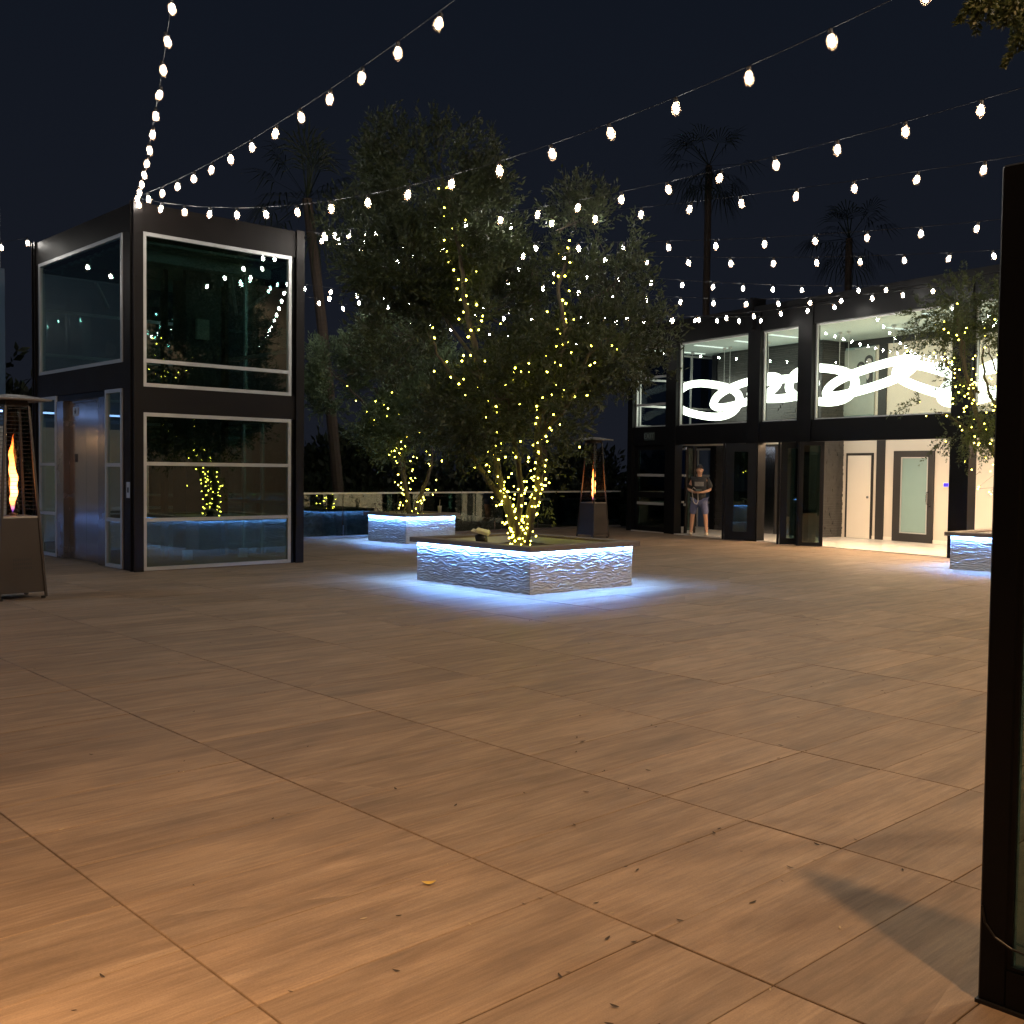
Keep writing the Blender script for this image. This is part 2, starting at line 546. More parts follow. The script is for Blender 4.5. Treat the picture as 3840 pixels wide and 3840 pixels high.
def flame_mat():
    mt = bpy.data.materials.new('gas_flame')
    mt.use_nodes = True
    t = mt.node_tree
    t.nodes.clear()
    N, L = t.nodes.new, t.links.new
    o = N('ShaderNodeOutputMaterial')
    tcn = N('ShaderNodeTexCoord'); s = N('ShaderNodeSeparateXYZ')
    L(tcn.outputs['Generated'], s.inputs[0])
    rp = N('ShaderNodeValToRGB')
    e = rp.color_ramp.elements
    e[0].position = 0.0; e[0].color = (0.10, 0.08, 0.9, 1)
    e[1].position = 1.0; e[1].color = (1.0, 0.16, 0.02, 1)
    a = e.new(0.10); a.color = (0.9, 0.30, 0.12, 1)
    a = e.new(0.25); a.color = (1.0, 0.50, 0.16, 1)
    a = e.new(0.7); a.color = (1.0, 0.36, 0.08, 1)
    L(s.outputs['Z'], rp.inputs[0])
    st = N('ShaderNodeValToRGB')
    e = st.color_ramp.elements
    e[0].position = 0.0; e[0].color = (0.05,) * 3 + (1,)
    e[1].position = 1.0; e[1].color = (0.10,) * 3 + (1,)
    a = e.new(0.3); a.color = (1, 1, 1, 1)
    a = e.new(0.7); a.color = (0.6, 0.6, 0.6, 1)
    L(s.outputs['Z'], st.inputs[0])
    mu = N('ShaderNodeMath'); mu.operation = 'MULTIPLY'; mu.inputs[1].default_value = 20.0
    L(st.outputs[0], mu.inputs[0])
    em = N('ShaderNodeEmission')
    L(rp.outputs[0], em.inputs[0]); L(mu.outputs[0], em.inputs[1])
    lw = N('ShaderNodeLayerWeight'); lw.inputs[0].default_value = 0.35
    tr = N('ShaderNodeBsdfTransparent')
    mx = N('ShaderNodeMixShader')
    L(lw.outputs['Facing'], mx.inputs[0]); L(em.outputs[0], mx.inputs[1]); L(tr.outputs[0], mx.inputs[2])
    L(mx.outputs[0], o.inputs[0])
    return mt


M['flame'] = flame_mat()

# ================================================================ setting: ground and paved terrace
MB().add([(-400, -400, -6), (400, -400, -6), (400, 400, -6), (-400, 400, -6)], [(0, 1, 2, 3)]).build('ground', M['ground'])['kind'] = 'structure'

terrace = MB().box(-8, 34, -9, 20.62, -0.4, -0.010).box(-8, 9.0, 20.62, 22.9, -0.4, -0.010).build('terrace_floor', M['grout'])
terrace['kind'] = 'structure'
gx, gy = 0.0038, 0.0020
pv = MB().cbox(gx, TX - gx, gy, TY - gy, -0.03, 0.0, 0.002)
proto = pv.build('paver', M['paver'], terrace)
PM = proto.data
cells = []
for i in range(-7, 22):
    for j in range(-18, 44):
        cx, cyy = OX + TX * i, OY + TY * j
        mx_, my_ = cx + TX / 2, cyy + TY / 2
        if cx > 22.0 or cyy + TY > (20.6 if cx > 7.5 else 22.9): continue
        az = math.atan2(my_, mx_) - yaw
        dist = math.hypot(mx_, my_)
        seen = my_ > 0 and mx_ > -1 and abs(az) < R(34) and dist > 1.5
        cells.append((0 if seen else 1, dist, cx, cyy))
cells.sort()
first = True
rest = MB()
pr = random.Random(3)
for n, (s, d, cx, cyy) in enumerate(cells):
    dz = pr.uniform(-0.0012, 0.0008)
    if n < 300:
        o = proto if first else dup(proto, terrace)
        first = False
        o.location = (cx, cyy, dz)
        o.rotation_euler = (pr.uniform(-0.0012, 0.0012), pr.uniform(-0.0005, 0.0005), pr.uniform(-0.0006, 0.0006))
    else:
        rest.box(cx + gx, cx + TX - gx, cyy + gy, cyy + TY - gy, -0.008, dz)
rest.build('paver_field', M['paver'], terrace)['kind'] = 'stuff'


# ================================================================ window helper
def axis_box(mb, plane, p0, p1, a0, a1, z0, z1):
    """box in a wall plane: plane 'x' (wall at constant x, runs in y) or 'y' (constant y, runs in x)"""
    if plane == 'y': mb.box(a0, a1, p0, p1, z0, z1)
    else: mb.box(p0, p1, a0, a1, z0, z1)


def window(parent, plane, p, a0, a1, z0, z1, bars=(), fw_=0.055, depth=0.07, glass='glass', frame='alu', local=False, label=None, vbars=(), barw=0.055, name='window', sides='lrtb'):
    """window part: the frame; sub-parts: pane(s), mullions"""
    f = MB()
    d0, d1 = p, p + depth
    if 't' in sides: axis_box(f, plane, d0, d1, a0, a1, z1 - fw_, z1)
    if 'b' in sides: axis_box(f, plane, d0, d1, a0, a1, z0, z0 + fw_)
    if 'l' in sides: axis_box(f, plane, d0, d1, a0, a0 + fw_, z0 + fw_, z1 - fw_)
    if 'r' in sides: axis_box(f, plane, d0, d1, a1 - fw_, a1, z0 + fw_, z1 - fw_)
    fr = f.build(name, M[frame], parent, local=local)
    if label: fr['label'] = label
    zs = [z0 + fw_ * ('b' in sides)] + list(bars) + [z1 - fw_ * ('t' in sides)]
    for i in range(len(zs) - 1):
        g = MB()
        axis_box(g, plane, p + depth * 0.4, p + depth * 0.4 + 0.012, a0 + fw_ * 0.8, a1 - fw_ * 0.8, zs[i] + (barw / 2 if i else -0.005), zs[i + 1] - (barw / 2 if i < len(zs) - 2 else -0.005))
        sub(g, 'pane', M[glass], fr, local)
    for b in bars:
        g = MB()
        axis_box(g, plane, d0 + 0.004, d1 - 0.004, a0 + fw_, a1 - fw_, b - barw / 2, b + barw / 2)
        sub(g, 'mullion', M[frame], fr, local)
    for b in vbars:
        g = MB()
        axis_box(g, plane, d0 + 0.006, d1 - 0.006, b - barw / 2, b + barw / 2, z0 + fw_, z1 - fw_)
        sub(g, 'mullion', M[frame], fr, local)
    return fr


def sub(mb, name, mat, parent, local):
    return mb.build(name, mat, parent, local=local)


# ================================================================ elevator tower
X0, X1, Y0, Y1, ZT = 6.65, 9.60, 15.45, 19.82, 5.58
tw = empty('elevator_tower', (X0, Y0, 0), 0, 'two storey glass and dark bronze steel elevator tower with lit doors', 'elevator tower')
for (a, b, c, d) in ((X0, X0 + .15, Y0, Y0 + .15), (X1 - .15, X1, Y0, Y0 + .15), (X0, X0 + .15, Y1 - .15, Y1), (X1 - .15, X1, Y1 - .15, Y1)):
    mb = MB()
    # H section: two flanges and a recessed web
    mb.box(a, b, c, c + .022, 0, ZT).box(a, b, d - .022, d, 0, ZT).box((a + b) / 2 - .012, (a + b) / 2 + .012, c + .022, d - .022, 0, ZT)
    mb.box(a + .03, b - .03, c + .024, d - .024, 0, ZT - .01)
    mb.build('column', M['bronze'], tw)
def beam(x0, x1, y0, y1, z0, z1):
    mb = MB().box(x0, x1, y0, y1, z0, z1)
    return mb.build('beam', M['bronze'], tw)
beam(X0 + .15, X1 - .15, Y0 + .03, Y0 + .16, 2.42, 2.812)
beam(X0 + .15, X1 - .15, Y0 + .03, Y0 + .16, 5.132, 5.56)
beam(X0 + .03, X0 + .16, Y0 + .15, Y1 - .15, 2.80, 3.198)
beam(X0 + .03, X0 + .16, Y0 + .15, Y1 - .15, 5.165, 5.56)
for z0, z1 in ((2.45, 2.80), (5.13, 5.56)):
    beam(X0 + .15, X1 - .15, Y1 - .16, Y1 - .03, z0, z1)
    beam(X1 - .16, X1 - .03, Y0 + .15, Y1 - .15, z0, z1)
# dark filler beside the front columns
MB().box(X0 + .04, X0 + .10, Y0 + .15, Y0 + .49, 0, 2.80).box(X0 + .04, X0 + .10, Y0 + .15, Y0 + .48, 3.198, 5.165).build('filler_panel', M['bronze'], tw)
MB().box(X0 + .04, X0 + .10, Y1 - .30, Y1 - .15, 0, 2.80).box(X0 + .04, X0 + .10, Y1 - .29, Y1 - .15, 3.198, 5.165).build('filler_panel', M['bronze'], tw)
MB().box(9.365, X1 - .15, Y0 + .06, Y0 + .11, 0, 2.42).box(9.365, X1 - .15, Y0 + .06, Y0 + .11, 2.812, 5.132).build('filler_panel', M['black'], tw)
window(tw, 'y', Y0 + .02, 6.80, 9.365, 2.812, 5.132, bars=(3.205,))
window(tw, 'y', Y0 + .02, 6.80, 9.365, 0.01, 2.42, bars=(0.785, 1.645))
window(tw, 'x', X0 + .02, 15.94, 19.53, 3.198, 5.165)
window(tw, 'x', X0 + .02, 15.95, 16.60, 0.01, 2.80, bars=(0.76, 1.62), name='sidelight')
window(tw, 'x', X0 + .02, 18.72, 19.55, 0.01, 2.80, bars=(0.76, 1.62), name='sidelight')
window(tw, 'y', Y1 - .09, 6.80, 9.45, 2.80, 5.13, bars=(3.6, 4.4), frame='alu')
window(tw, 'y', Y1 - .09, 6.80, 9.45, 0.01, 2.45, bars=(0.8, 1.65), frame='alu')
window(tw, 'x', X1 - .09, 15.60, 19.67, 2.80, 5.13, bars=(3.6,), vbars=(17.35,))
window(tw, 'x', X1 - .09, 15.60, 19.67, 0.01, 2.45, vbars=(16.74, 17.4), bars=(1.0,))
# door set
for k, (a, b) in enumerate(((16.905, 17.648), (17.654, 18.395))):
    lf = MB().box(X0 + .13, X0 + .16, a, b, 0.012, 2.655).build('elevator_door', M['steel'], tw)
    if k == 1:
        MB().box(X0 + .124, X0 + .1295, 18.02, 18.14, 1.66, 1.80).build('floor_plaque', M['blackin'], lf)
        MB().box(X0 + .120, X0 + .1295, 17.98, 18.20, 2.44, 2.59).build('door_sign', M['plate'], lf)
        pg = MB()
        pg.lathe([(0.0, -.022), (.018, -.012), (.022, 0), (.018, .012), (0, .022)], 10)
        pg.v = [(X0 + .117 + p[0] * .1, 18.09 + p[1], 2.555 + p[2]) for p in pg.v]
        pg.bar((X0 + .117, 18.09, 2.53), (X0 + .117, 18.09, 2.48), .006, .05)
        pg.bar((X0 + .117, 18.05, 2.525), (X0 + .117, 18.13, 2.525), .006, .018)
        pg.build('sign_symbol', M['photod'], lf)
for a, b in ((16.605, 16.90), (18.40, 18.715)):
    mb = MB()
    mb.box(X0 + .03, X0 + .05, a, b, 0.01, 2.70)
    mb.box(X0 + .05, X0 + .13, (b - .02) if a < 17 else a, b if a < 17 else (a + .02), 0.01, 2.70)
    mb.build('door_jamb', M['mirror'], tw)
MB().box(X0 + .05, X0 + .12, 16.605, 18.715, 2.70, 2.795).build('door_header', M['black'], tw)
MB().box(X0 + .11, X0 + .17, 16.9, 18.4, 2.66, 2.70).build('door_track', M['steel'], tw)
cb = MB().box(X0 + .005, X0 + .028, 15.615, 15.745, 1.12, 1.36).build('call_button_plate', M['plate'], tw)
MB().box(X0 - .004, X0 + .005, 15.66, 15.70, 1.20, 1.28).build('call_button', M['phone'], cb)
# inside: guide mast, cross arms, roof deck
MB().box(8.42, 9.08, 17.4, 17.9, 0, 5.08).build('hoist_mast', M['blackin'], tw)
MB().box(8.05, 8.12, 17.45, 17.6, 0, 5.0).box(9.2, 9.26, 17.45, 17.6, 0, 5.0).build('guide_rail', M['black'], tw)
MB().box(8.60, 8.83, 17.33, 17.399, 3.85, 4.2).build('machine_box', M['paper'], tw)
dk = MB()
for k in range(14):
    y = Y0 + .3 + k * .29
    dk.box(X0 + .2, X1 - .2, y, y + .15, 5.02, 5.06).box(X0 + .2, X1 - .2, y + .15, y + .29, 5.055, 5.095)
dk.build('roof_deck', M['deck'], tw)
for k in range(3):
    y = Y0 + .8 + k * 1.25
    MB().box(X0 + .17, X1 - .17, y, y + .08, 4.86, 5.018).build('roof_joist', M['deck'], tw)
MB().box(X0 + .1, X1 - .1, Y0 + .1, Y1 - .1, 5.40, 5.57).build('roof', M['roof'], tw)
MB().bar((9.0, 16.9, 5.0), (9.5, 17.6, 4.4), .05, .05).build('diagonal_brace', M['alu'], tw)
MB().bar((6.85, 17.4, 4.6), (7.25, 17.9, 4.3), .05, .05).build('diagonal_brace', M['alu'], tw)
MB().box(X0 + .18, X1 - .17, Y0 + .18, Y1 - .18, 0.004, 0.016).build('pit_floor', M['roof'], tw)
for x in (7.75, 8.75):
    MB().box(x, x + .16, 16.1, 16.16, .08, .24).build('outlet_box', M['plate'], tw)

# ================================================================ stone planters
def cladding(x0, y0, x1, y1, h, seed, nx=None):
    """rippled split-face stone skin along a line, facing right-hand side of (p1-p0)"""
    L_ = math.hypot(x1 - x0, y1 - y0)
    nx = nx or int(L_ / 0.017)
    nz = int(h / 0.0078)
    u, v = np.meshgrid(np.linspace(0, L_, nx + 1), np.linspace(0, h, nz + 1))
    ph = 0.75 * vnoise(u / .11, v / .055, seed + 5) + 0.30 * vnoise(u / .05, v / .03, seed + 6)
    a = np.sin(2 * np.pi * (v / .036 + ph))
    a = np.sign(a) * np.abs(a) ** .8
    b_ = vnoise(u / .055, v / .022, seed + 1)
    d = (0.55 + 0.30 * vnoise(u / .09, v / .05, seed + 9)) * a + 0.36 * b_ + 0.06 * vnoise(u / .02, v / .015, seed + 2)
    d = 0.0100 + 0.0112 * d
    ed = np.clip(np.minimum(u, L_ - u) / 0.02, 0, 1)
    d = d * (0.35 + 0.65 * ed)
    tx, ty = (x1 - x0) / L_, (y1 - y0) / L_
    nxn, nyn = ty, -tx
    V = np.stack([x0 + tx * u + nxn * d, y0 + ty * u + nyn * d, v], -1).reshape(-1, 3)
    i = np.arange(nz)[:, None] * (nx + 1) + np.arange(nx)[None, :]
    F = np.stack([i, i + 1, i + nx + 2, i + nx + 1], -1).reshape(-1, 4)
    return V, F


def planter(x0, x1, y0, y1, h, seed, label, fine=(1, 1, 1, 1), led='led', lip=True):
    t = empty('stone_planter', ((x0 + x1) / 2, (y0 + y1) / 2, 0), 0, label, 'planter', 'glowing stone planters')
    off = np.array(t.location)
    cap_t = .035
    hb = h - cap_t
    MB().box(x0 + .012, x1 - .012, y0 + .012, y0 + .12, 0, hb).box(x0 + .012, x1 - .012, y1 - .12, y1 - .012, 0, hb) \
        .box(x0 + .012, x0 + .12, y0 + .12, y1 - .12, 0, hb).box(x1 - .12, x1 - .012, y0 + .12, y1 - .12, 0, hb).build('planter_wall', M['stone'], t)
    for k, (a, b, c, d) in enumerate(((x0, y0, x1, y0), (x1, y0, x1, y1), (x1, y1, x0, y1), (x0, y1, x0, y0))):
        V, F = cladding(a, b, c, d, hb - .002, seed + 10 * k, None if fine[k] else 40)
        o = fast_mesh('stone_cladding', V - off, F, M['stone'], t, smooth=False)
    ov = .085
    wd = .20
    MB().cbox(x0 - ov, x1 + ov, y0 - ov, y0 - ov + wd, hb, h, .006).cbox(x0 - ov, x1 + ov, y1 + ov - wd, y1 + ov, hb, h, .006) \
        .cbox(x0 - ov, x0 - ov + wd, y0 - ov + wd, y1 + ov - wd, hb, h, .006).cbox(x1 + ov - wd, x1 + ov, y0 - ov + wd, y1 + ov - wd, hb, h, .006).build('cap', M['cap'], t)
    if lip:
        o1, o2 = ov - .003, ov - .015
        MB().box(x0 - o1, x1 + o1, y0 - o1, y0 - o2, hb - .034, hb).box(x0 - o1, x1 + o1, y1 + o2, y1 + o1, hb - .034, hb) \
            .box(x0 - o1, x0 - o2, y0 - o2, y1 + o2, hb - .034, hb).box(x1 + o2, x1 + o1, y0 - o2, y1 + o2, hb - .034, hb).build('cap_lip', M['cap'], t)
    e = .047
    zb, zt = hb - .024, hb - .002
    for a in ((x0 - e, x1 + e, y0 - e, y0 - e + .012), (x0 - e, x1 + e, y1 + e - .012, y1 + e), (x0 - e, x0 - e + .012, y0 - e + .014, y1 + e - .014), (x1 + e - .012, x1 + e, y0 - e + .014, y1 + e - .014)):
        MB().box(a[0], a[1], a[2], a[3], zb, zt).build('led_strip', M[led], t)
    g = 24
    xs = np.linspace(x0 + .115, x1 - .115, g + 1); ys = np.linspace(y0 + .115, y1 - .115, g + 1)
    XX, YY = np.meshgrid(xs, ys)
    ZZ = h - .12 + .03 * vnoise(XX / .3, YY / .3, seed) + .012 * vnoise(XX / .09, YY / .09, seed + 3)
    V = np.stack([XX, YY, ZZ], -1).reshape(-1, 3)
    i = np.arange(g)[:, None] * (g + 1) + np.arange(g)[None, :]
    F = np.stack([i, i + 1, i + g + 2, i + g + 1], -1).reshape(-1, 4)
    s = fast_mesh('soil', V - off, F, M['soil'], t)
    return t


planter(9.42, 11.43, 9.72, 12.08, .625, 3, 'large stone planter with blue glow in the middle of the terrace')
planter(13.77, 15.14, 18.06, 19.45, .645, 60, 'smaller stone planter with blue glow in front of the glass railing', (1, 0, 1, 1))
planter(17.92, 19.95, 5.95, 8.06, .64, 120, 'stone planter with blue glow beside the dark glass screen', (1, 0, 1, 1))
planter(-0.7, 1.4, 13.9, 16.2, .64, 180, 'assumed unseen stone planter with blue glow left of the elevator tower', (1, 1, 1, 1), 'led_mid', False)  # out of view, assumed from the blue light on the tower side
planter(2.9, 5.1, 20.6, 22.3, .64, 240, 'assumed unseen stone planter with blue glow in front of the panel wall behind the tower', (1, 1, 0, 0), 'led_mid')  # out of view, assumed from the blue line mirrored in the elevator doors


# ================================================================ glass railing along the terrace edge
rl = empty('glass_railing', (16, 20.4, 0), 0, 'frameless glass railing with bright metal top rail at the terrace edge', 'railing')
MB().box(9.0, 23.4, 20.36, 20.44, 1.02, 1.058).build('top_rail', M['railtop'], rl)
xx = 9.0
while xx < 23.3:
    x2 = min(xx + 1.56, 23.38)
    MB().box(xx + .006, x2 - .006, 20.392, 20.408, 0.06, 1.018).build('pane', M['rail'], rl)
    MB().box(xx - .02, xx + .02, 20.385, 20.415, 0, 0.30).build('clamp', M['steel'], rl)
    xx += 1.575
MB().box(9.0, 23.4, 20.35, 20.45, 0, 0.058).build('base_channel', M['cap'], rl)

# ================================================================ lobby building (own axes: x = inward, y = along the facade, z up)
TH = math.atan(0.195)
bd = empty('lobby_building', (21.0, 13.0, 0), -TH, 'two storey black steel and glass lobby building with bright interior', 'building')
L3 = dict(parent=bd, local=True)
ZB0, ZB1, ZW0, ZW1, ZR = 2.335, 2.822, 2.822, 4.955, 5.52
SR = -8.6                       # right hand end of the facade
for a, b in ((5.97, 6.17), (4.18, 4.58), (1.215, 1.615), (-.37, .04), (-4.325, -3.91), (SR, SR + .4)):
    MB().box(-.03, .22, a, b, 0, ZR - .02).build('column', M['black'], **L3)
for a, b in ((4.58, 5.97), (1.615, 4.18), (.04, 1.215), (-3.91, -.37), (SR + .4, -4.325)):
    MB().box(.0, .2, a, b, ZB0, ZB1).build('beam', M['black'], **L3)
    MB().box(.0, .2, a, b, ZW1, 5.42).build('beam', M['black'], **L3)
    window(bd, 'x', .09, a, b, ZW0, ZW1, bars=(3.43, 4.16) if a == 4.58 else (), fw_=.035, depth=.06, glass='glassb', local=True)
MB().box(-.05, 8.2, SR, 6.17, 5.42, ZR).build('roof', M['roof'], **L3)
MB().box(-.09, -.05, SR, 6.17, 5.40, 5.535).build('roof_fascia', M['black'], **L3)
MB().box(-.12, .3, 1.39, 1.49, 5.0, 5.75).build('roof_pier', M['black'], **L3)
# fixed glazed bay at the left end
window(bd, 'x', .08, 4.58, 5.97, 0.02, 2.335, bars=(0.768, 1.53), fw_=.13, depth=.07, glass='glassd', local=True, frame='black', name='door')
for z in (.768, 1.53):
    MB().box(.06, .079, 4.72, 5.83, z - .035, z + .035).build('push_bar', M['alu'], **L3)
MB().box(.055, .155, 4.70, 5.85, .93, 1.08).build('mid_rail', M['black'], **L3)
# left end glazing and back glazing
window(bd, 'y', 6.0, .25, 4.2, 0.02, 2.3, bars=(.77, 1.53), fw_=.05, depth=.05, glass='glassn', local=True, vbars=(2.1,))
window(bd, 'y', 6.0, .25, 4.2, 2.85, 4.93, bars=(3.43, 4.16), fw_=.05, depth=.05, glass='glassn', local=True, vbars=(2.1,))
MB().box(.22, 4.2, 6.0, 6.1, 2.3, 2.85).build('beam', M['black'], **L3)
window(bd, 'x', 2.36, 5.28, 5.98, 0.02, 2.3, bars=(.77, 1.53), fw_=.05, depth=.05, glass='blueglow_pane', local=True)
MB().box(2.34, 2.46, 5.25, 5.42, 0, 4.9).build('column', M['black'], **L3)
# lower soffit over the open doorway with an added hidden fill strip, and the door leaf standing open inside
sf = MB().box(.24, 2.33, 2.35, 5.95, 2.37, 2.42).build('entry_soffit', M['white'], **L3)
MB().box(.245, .285, 2.5, 5.8, 2.352, 2.3695).build('added_strip_light', M['soffit_fill'], sf, local=True)
ol = MB().box(.26, .33, 4.07, 4.12, .03, 2.30).box(.52, .60, 4.05, 4.10, .03, 2.30).build('open_door', M['bronze'], **L3)
MB().box(.33, .52, 4.075, 4.087, .10, 2.24).build('pane', M['glassd'], ol, local=True)
for z in (.77, 1.53, 2.24):
    MB().box(.242, .259, 4.06, 4.13, z - .03, z + .03).build('hinge', M['alu'], ol, local=True)
# floor and ceiling
MB().box(-.02, 8, SR + .3, 6.1, -.1, .018).build('lobby_floor', M['floor_in'], **L3)
MB().box(.2, 8, SR + .2, 6.0, 4.96, 5.05).build('lobby_ceiling', M['ceil'], **L3)
# walls
D = 3.25
MB().box(D, D + .15, SR + .2, 1.50, 0.018, 4.96).build('back_wall', M['wall'], **L3)
MB().box(8.0, 8.2, SR, 6.1, 0, 5.05).build('rear_wall', M['wall'], **L3)
MB().box(0.25, 8, SR, SR + .2, 0, 5.05).build('end_wall', M['wall'], **L3)
MB().box(D - .03, D, .20, .44, .018, 4.86).build('wall_column', M['blackin'], **L3)
MB().box(D - .02, D, .56, 1.48, 3.05, 4.86).build('glass_wall_panel', M['frost'], **L3)
MB().box(D - .05, D, SR + .2, 1.48, 4.80, 4.955).build('ceiling_trim', M['blackin'], **L3)
MB().box(D - .02, D, SR + .2, .19, 0.018, .10).box(D - .02, D, .45, .55, 0.018, .10).build('skirting', M['white'], **L3)
# dark ledger stone elevator core: every course its own strip
core = MB().box(2.42, 4.3, 1.50, 5.25, .018, 4.96).build('stone_core', M['dstone'], **L3)
st = MB()
rr = random.Random(5)
z = .02
while z < 4.9:
    h = rr.uniform(.045, .085)
    y = 1.50
    while y < 5.24:
        ln = min(rr.uniform(.25, .7), 5.25 - y)
        if not (z < 2.3 and 3.0 < y + ln and y < 4.3):
            st.box(2.42 - rr.uniform(.008, .04), 2.419, y + .002, y + ln - .002, z, z + h - .004)
        y += ln
    x = 2.42
    while x < D - .01:
        ln = min(rr.uniform(.2, .5), D - x)
        st.box(x + .002, x + ln - .002, 1.50 - rr.uniform(.006, .03), 1.499, z, z + h - .004)
        x += ln
    z += h
st.build('ledge_stones', M['dstone'], core, local=True)['kind'] = 'stuff'
for a, b in ((3.12, 3.645), (3.655, 4.18)):
    MB().box(2.405, 2.43, a, b, .03, 2.22).build('elevator_door', M['steel'], **L3)
MB().box(2.385, 2.42, 3.0, 3.12, .02, 2.32).box(2.385, 2.42, 4.18, 4.3, .02, 2.32).box(2.385, 2.42, 3.12, 4.18, 2.22, 2.32).build('door_frame', M['steel'], **L3)
bp_ = MB().box(2.365, 2.378, 4.78, 4.90, .98, 1.30).build('call_button_plate', M['plate'], **L3)
# white flush door and its casing
dr = MB().box(D - .035, D - .004, .60, 1.31, .022, 2.085).build('white_door', M['white'], **L3)
dr.scale = (1, 1, 1)
MB().lathe([(0, 0), (.03, .01), (.032, .035), (.02, .05), (0, .052)], 12).build('knob', M['steel'], dr, local=True)
kn = dr.children[0]; kn.rotation_euler = (0, -math.pi / 2, 0); kn.location = (D - .036, .66, 1.05)
MB().box(D - .025, D - .003, .535, .60, .02, 2.15).box(D - .025, D - .003, 1.31, 1.375, .02, 2.15).box(D - .025, D - .003, .60, 1.31, 2.087, 2.15).build('door_casing', M['blackin'], **L3)
# black framed door with frosted pane
a0, a1 = -1.20, -.08
fr = MB().box(D - .05, D - .003, a0, a0 + .15, .02, 2.19).box(D - .05, D - .003, a1 - .22, a1, .02, 2.19).box(D - .05, D - .003, a0 + .15, a1 - .22, 2.04, 2.19).box(D - .05, D - .003, a0 + .15, a1 - .22, .02, .22).build('glazed_door', M['blackin'], **L3)
MB().box(D - .035, D - .018, a0 + .15, a1 - .22, .22, 2.04).build('pane', M['frost'], fr, local=True)
q = .025
MB().box(D - .056, D - .036, a0 + .15, a0 + .15 + q, .22, 2.04).box(D - .056, D - .036, a1 - .22 - q, a1 - .22, .22, 2.04).box(D - .056, D - .036, a0 + .15 + q, a1 - .22 - q, .22, .22 + q).box(D - .056, D - .036, a0 + .15 + q, a1 - .22 - q, 2.04 - q, 2.04).build('pane_bead', M['alu'], fr, local=True)
MB().tube([(D - .05, -1.08, .93), (D - .12, -1.08, .94), (D - .13, -1.08, 1.0), (D - .13, -1.08, 1.16), (D - .12, -1.08, 1.21), (D - .05, -1.08, 1.22)], .012, 8).build('handle', M['steel'], fr, local=True, smooth=True)
MB().box(D - .06, D - .051, -1.145, -1.105, .86, .90).build('lock', M['steel'], fr, local=True)
th_ = empty('wall_thermostat', (0, 0, 0), 0, 'small blue lit thermostat on the cream wall beside the glazed door', 'thermostat')
th_.matrix_world = bd.matrix_basis @ Matrix.Translation((D, -1.53, 1.39))
MB().box(-.03, -.001, -.085, .085, -.06, .06).build('casing', M['white'], th_, local=True)
MB().box(-.034, -.0305, -.062, .062, -.035, .045).build('screen', M['screen'], th_, local=True)
# added warm strip lights, assumed from the lit walls, hidden behind the beam
for a, b in ((-3.6, -.6), (-8.0, -4.5)):
    f_ = MB().box(.26, .36, a, b, 2.40, 2.46).build('added_strip_light', M['black'], **L3)
    MB().box(.27, .40, a + .02, b - .02, 2.385, 2.398).build('diffuser', M['cove'], f_, local=True)
f_ = MB().box(.26, .36, .1, 1.15, 2.40, 2.46).build('added_strip_light', M['black'], **L3)
MB().box(.27, .40, .12, 1.13, 2.385, 2.398).build('diffuser', M['cove'], f_, local=True)
for (s, d0, d1) in ((4.2, .62, 1.74), (6.0 - .15, .3, 1.0), (5.6, 1.3, 2.2), (1.54, .62, 1.52), (-.95, 1.8, 2.53), (-2.75, .66, 1.3), (-5.5, 1.0, 2.0), (2.9, .8, 1.8)):
    MB().box(d0, d1, s - .06, s + .06, 4.945, 4.958).build('ceiling_slot_light', M['ceil_light'], **L3)
# folding glass doors standing open in pairs
def leaf(p0, p1, z1=2.32, glass='glassd', stile=.12):
    p0, p1 = Vector(p0 + (0,)), Vector(p1 + (0,))
    d = (p1 - p0); ln = d.length; d.normalize(); n = Vector((-d.y, d.x, 0))
    def bx(mb, a, b, z0, z1_, th):
        vs = []
        for zz in (z0, z1_):
            for s_, o_ in ((a, -th), (b, -th), (b, th), (a, th)):
                vs.append(p0 + d * s_ + n * o_ + Vector((0, 0, zz)))
        mb.add(vs, [(3, 2, 1, 0), (4, 5, 6, 7), (0, 1, 5, 4), (1, 2, 6, 5), (2, 3, 7, 6), (3, 0, 4, 7)])
    f = MB()
    bx(f, 0, stile, .02, z1, .025); bx(f, ln - stile, ln, .02, z1, .025)
    bx(f, stile, ln - stile, .02, .02 + stile, .025); bx(f, stile, ln - stile, z1 - stile, z1, .025)
    o = f.build('folding_door', M['black'], **L3)
    g = MB(); bx(g, stile - .01, ln - stile + .01, .02 + stile - .01, z1 - stile + .01, .006)
    g.build('pane', M[glass], o, local=True)
    return o
leaf((-.46, 1.84), (-.03, 1.25), stile=.20)
leaf((-.46, 1.90), (-.03, 2.30), stile=.10)
leaf((-.48, .05), (-.04, -.24), stile=.14)
leaf((-.48, .11), (-.04, .52), stile=.10)
leaf((-.40, -.43), (-.04, -.80), stile=.08, glass='glassd')
leaf((-.40, -.40), (-.04, -.12), stile=.08)
MB().box(-.02, .2, 1.615, 2.31, 0.02, .06).build('threshold', M['black'], **L3)

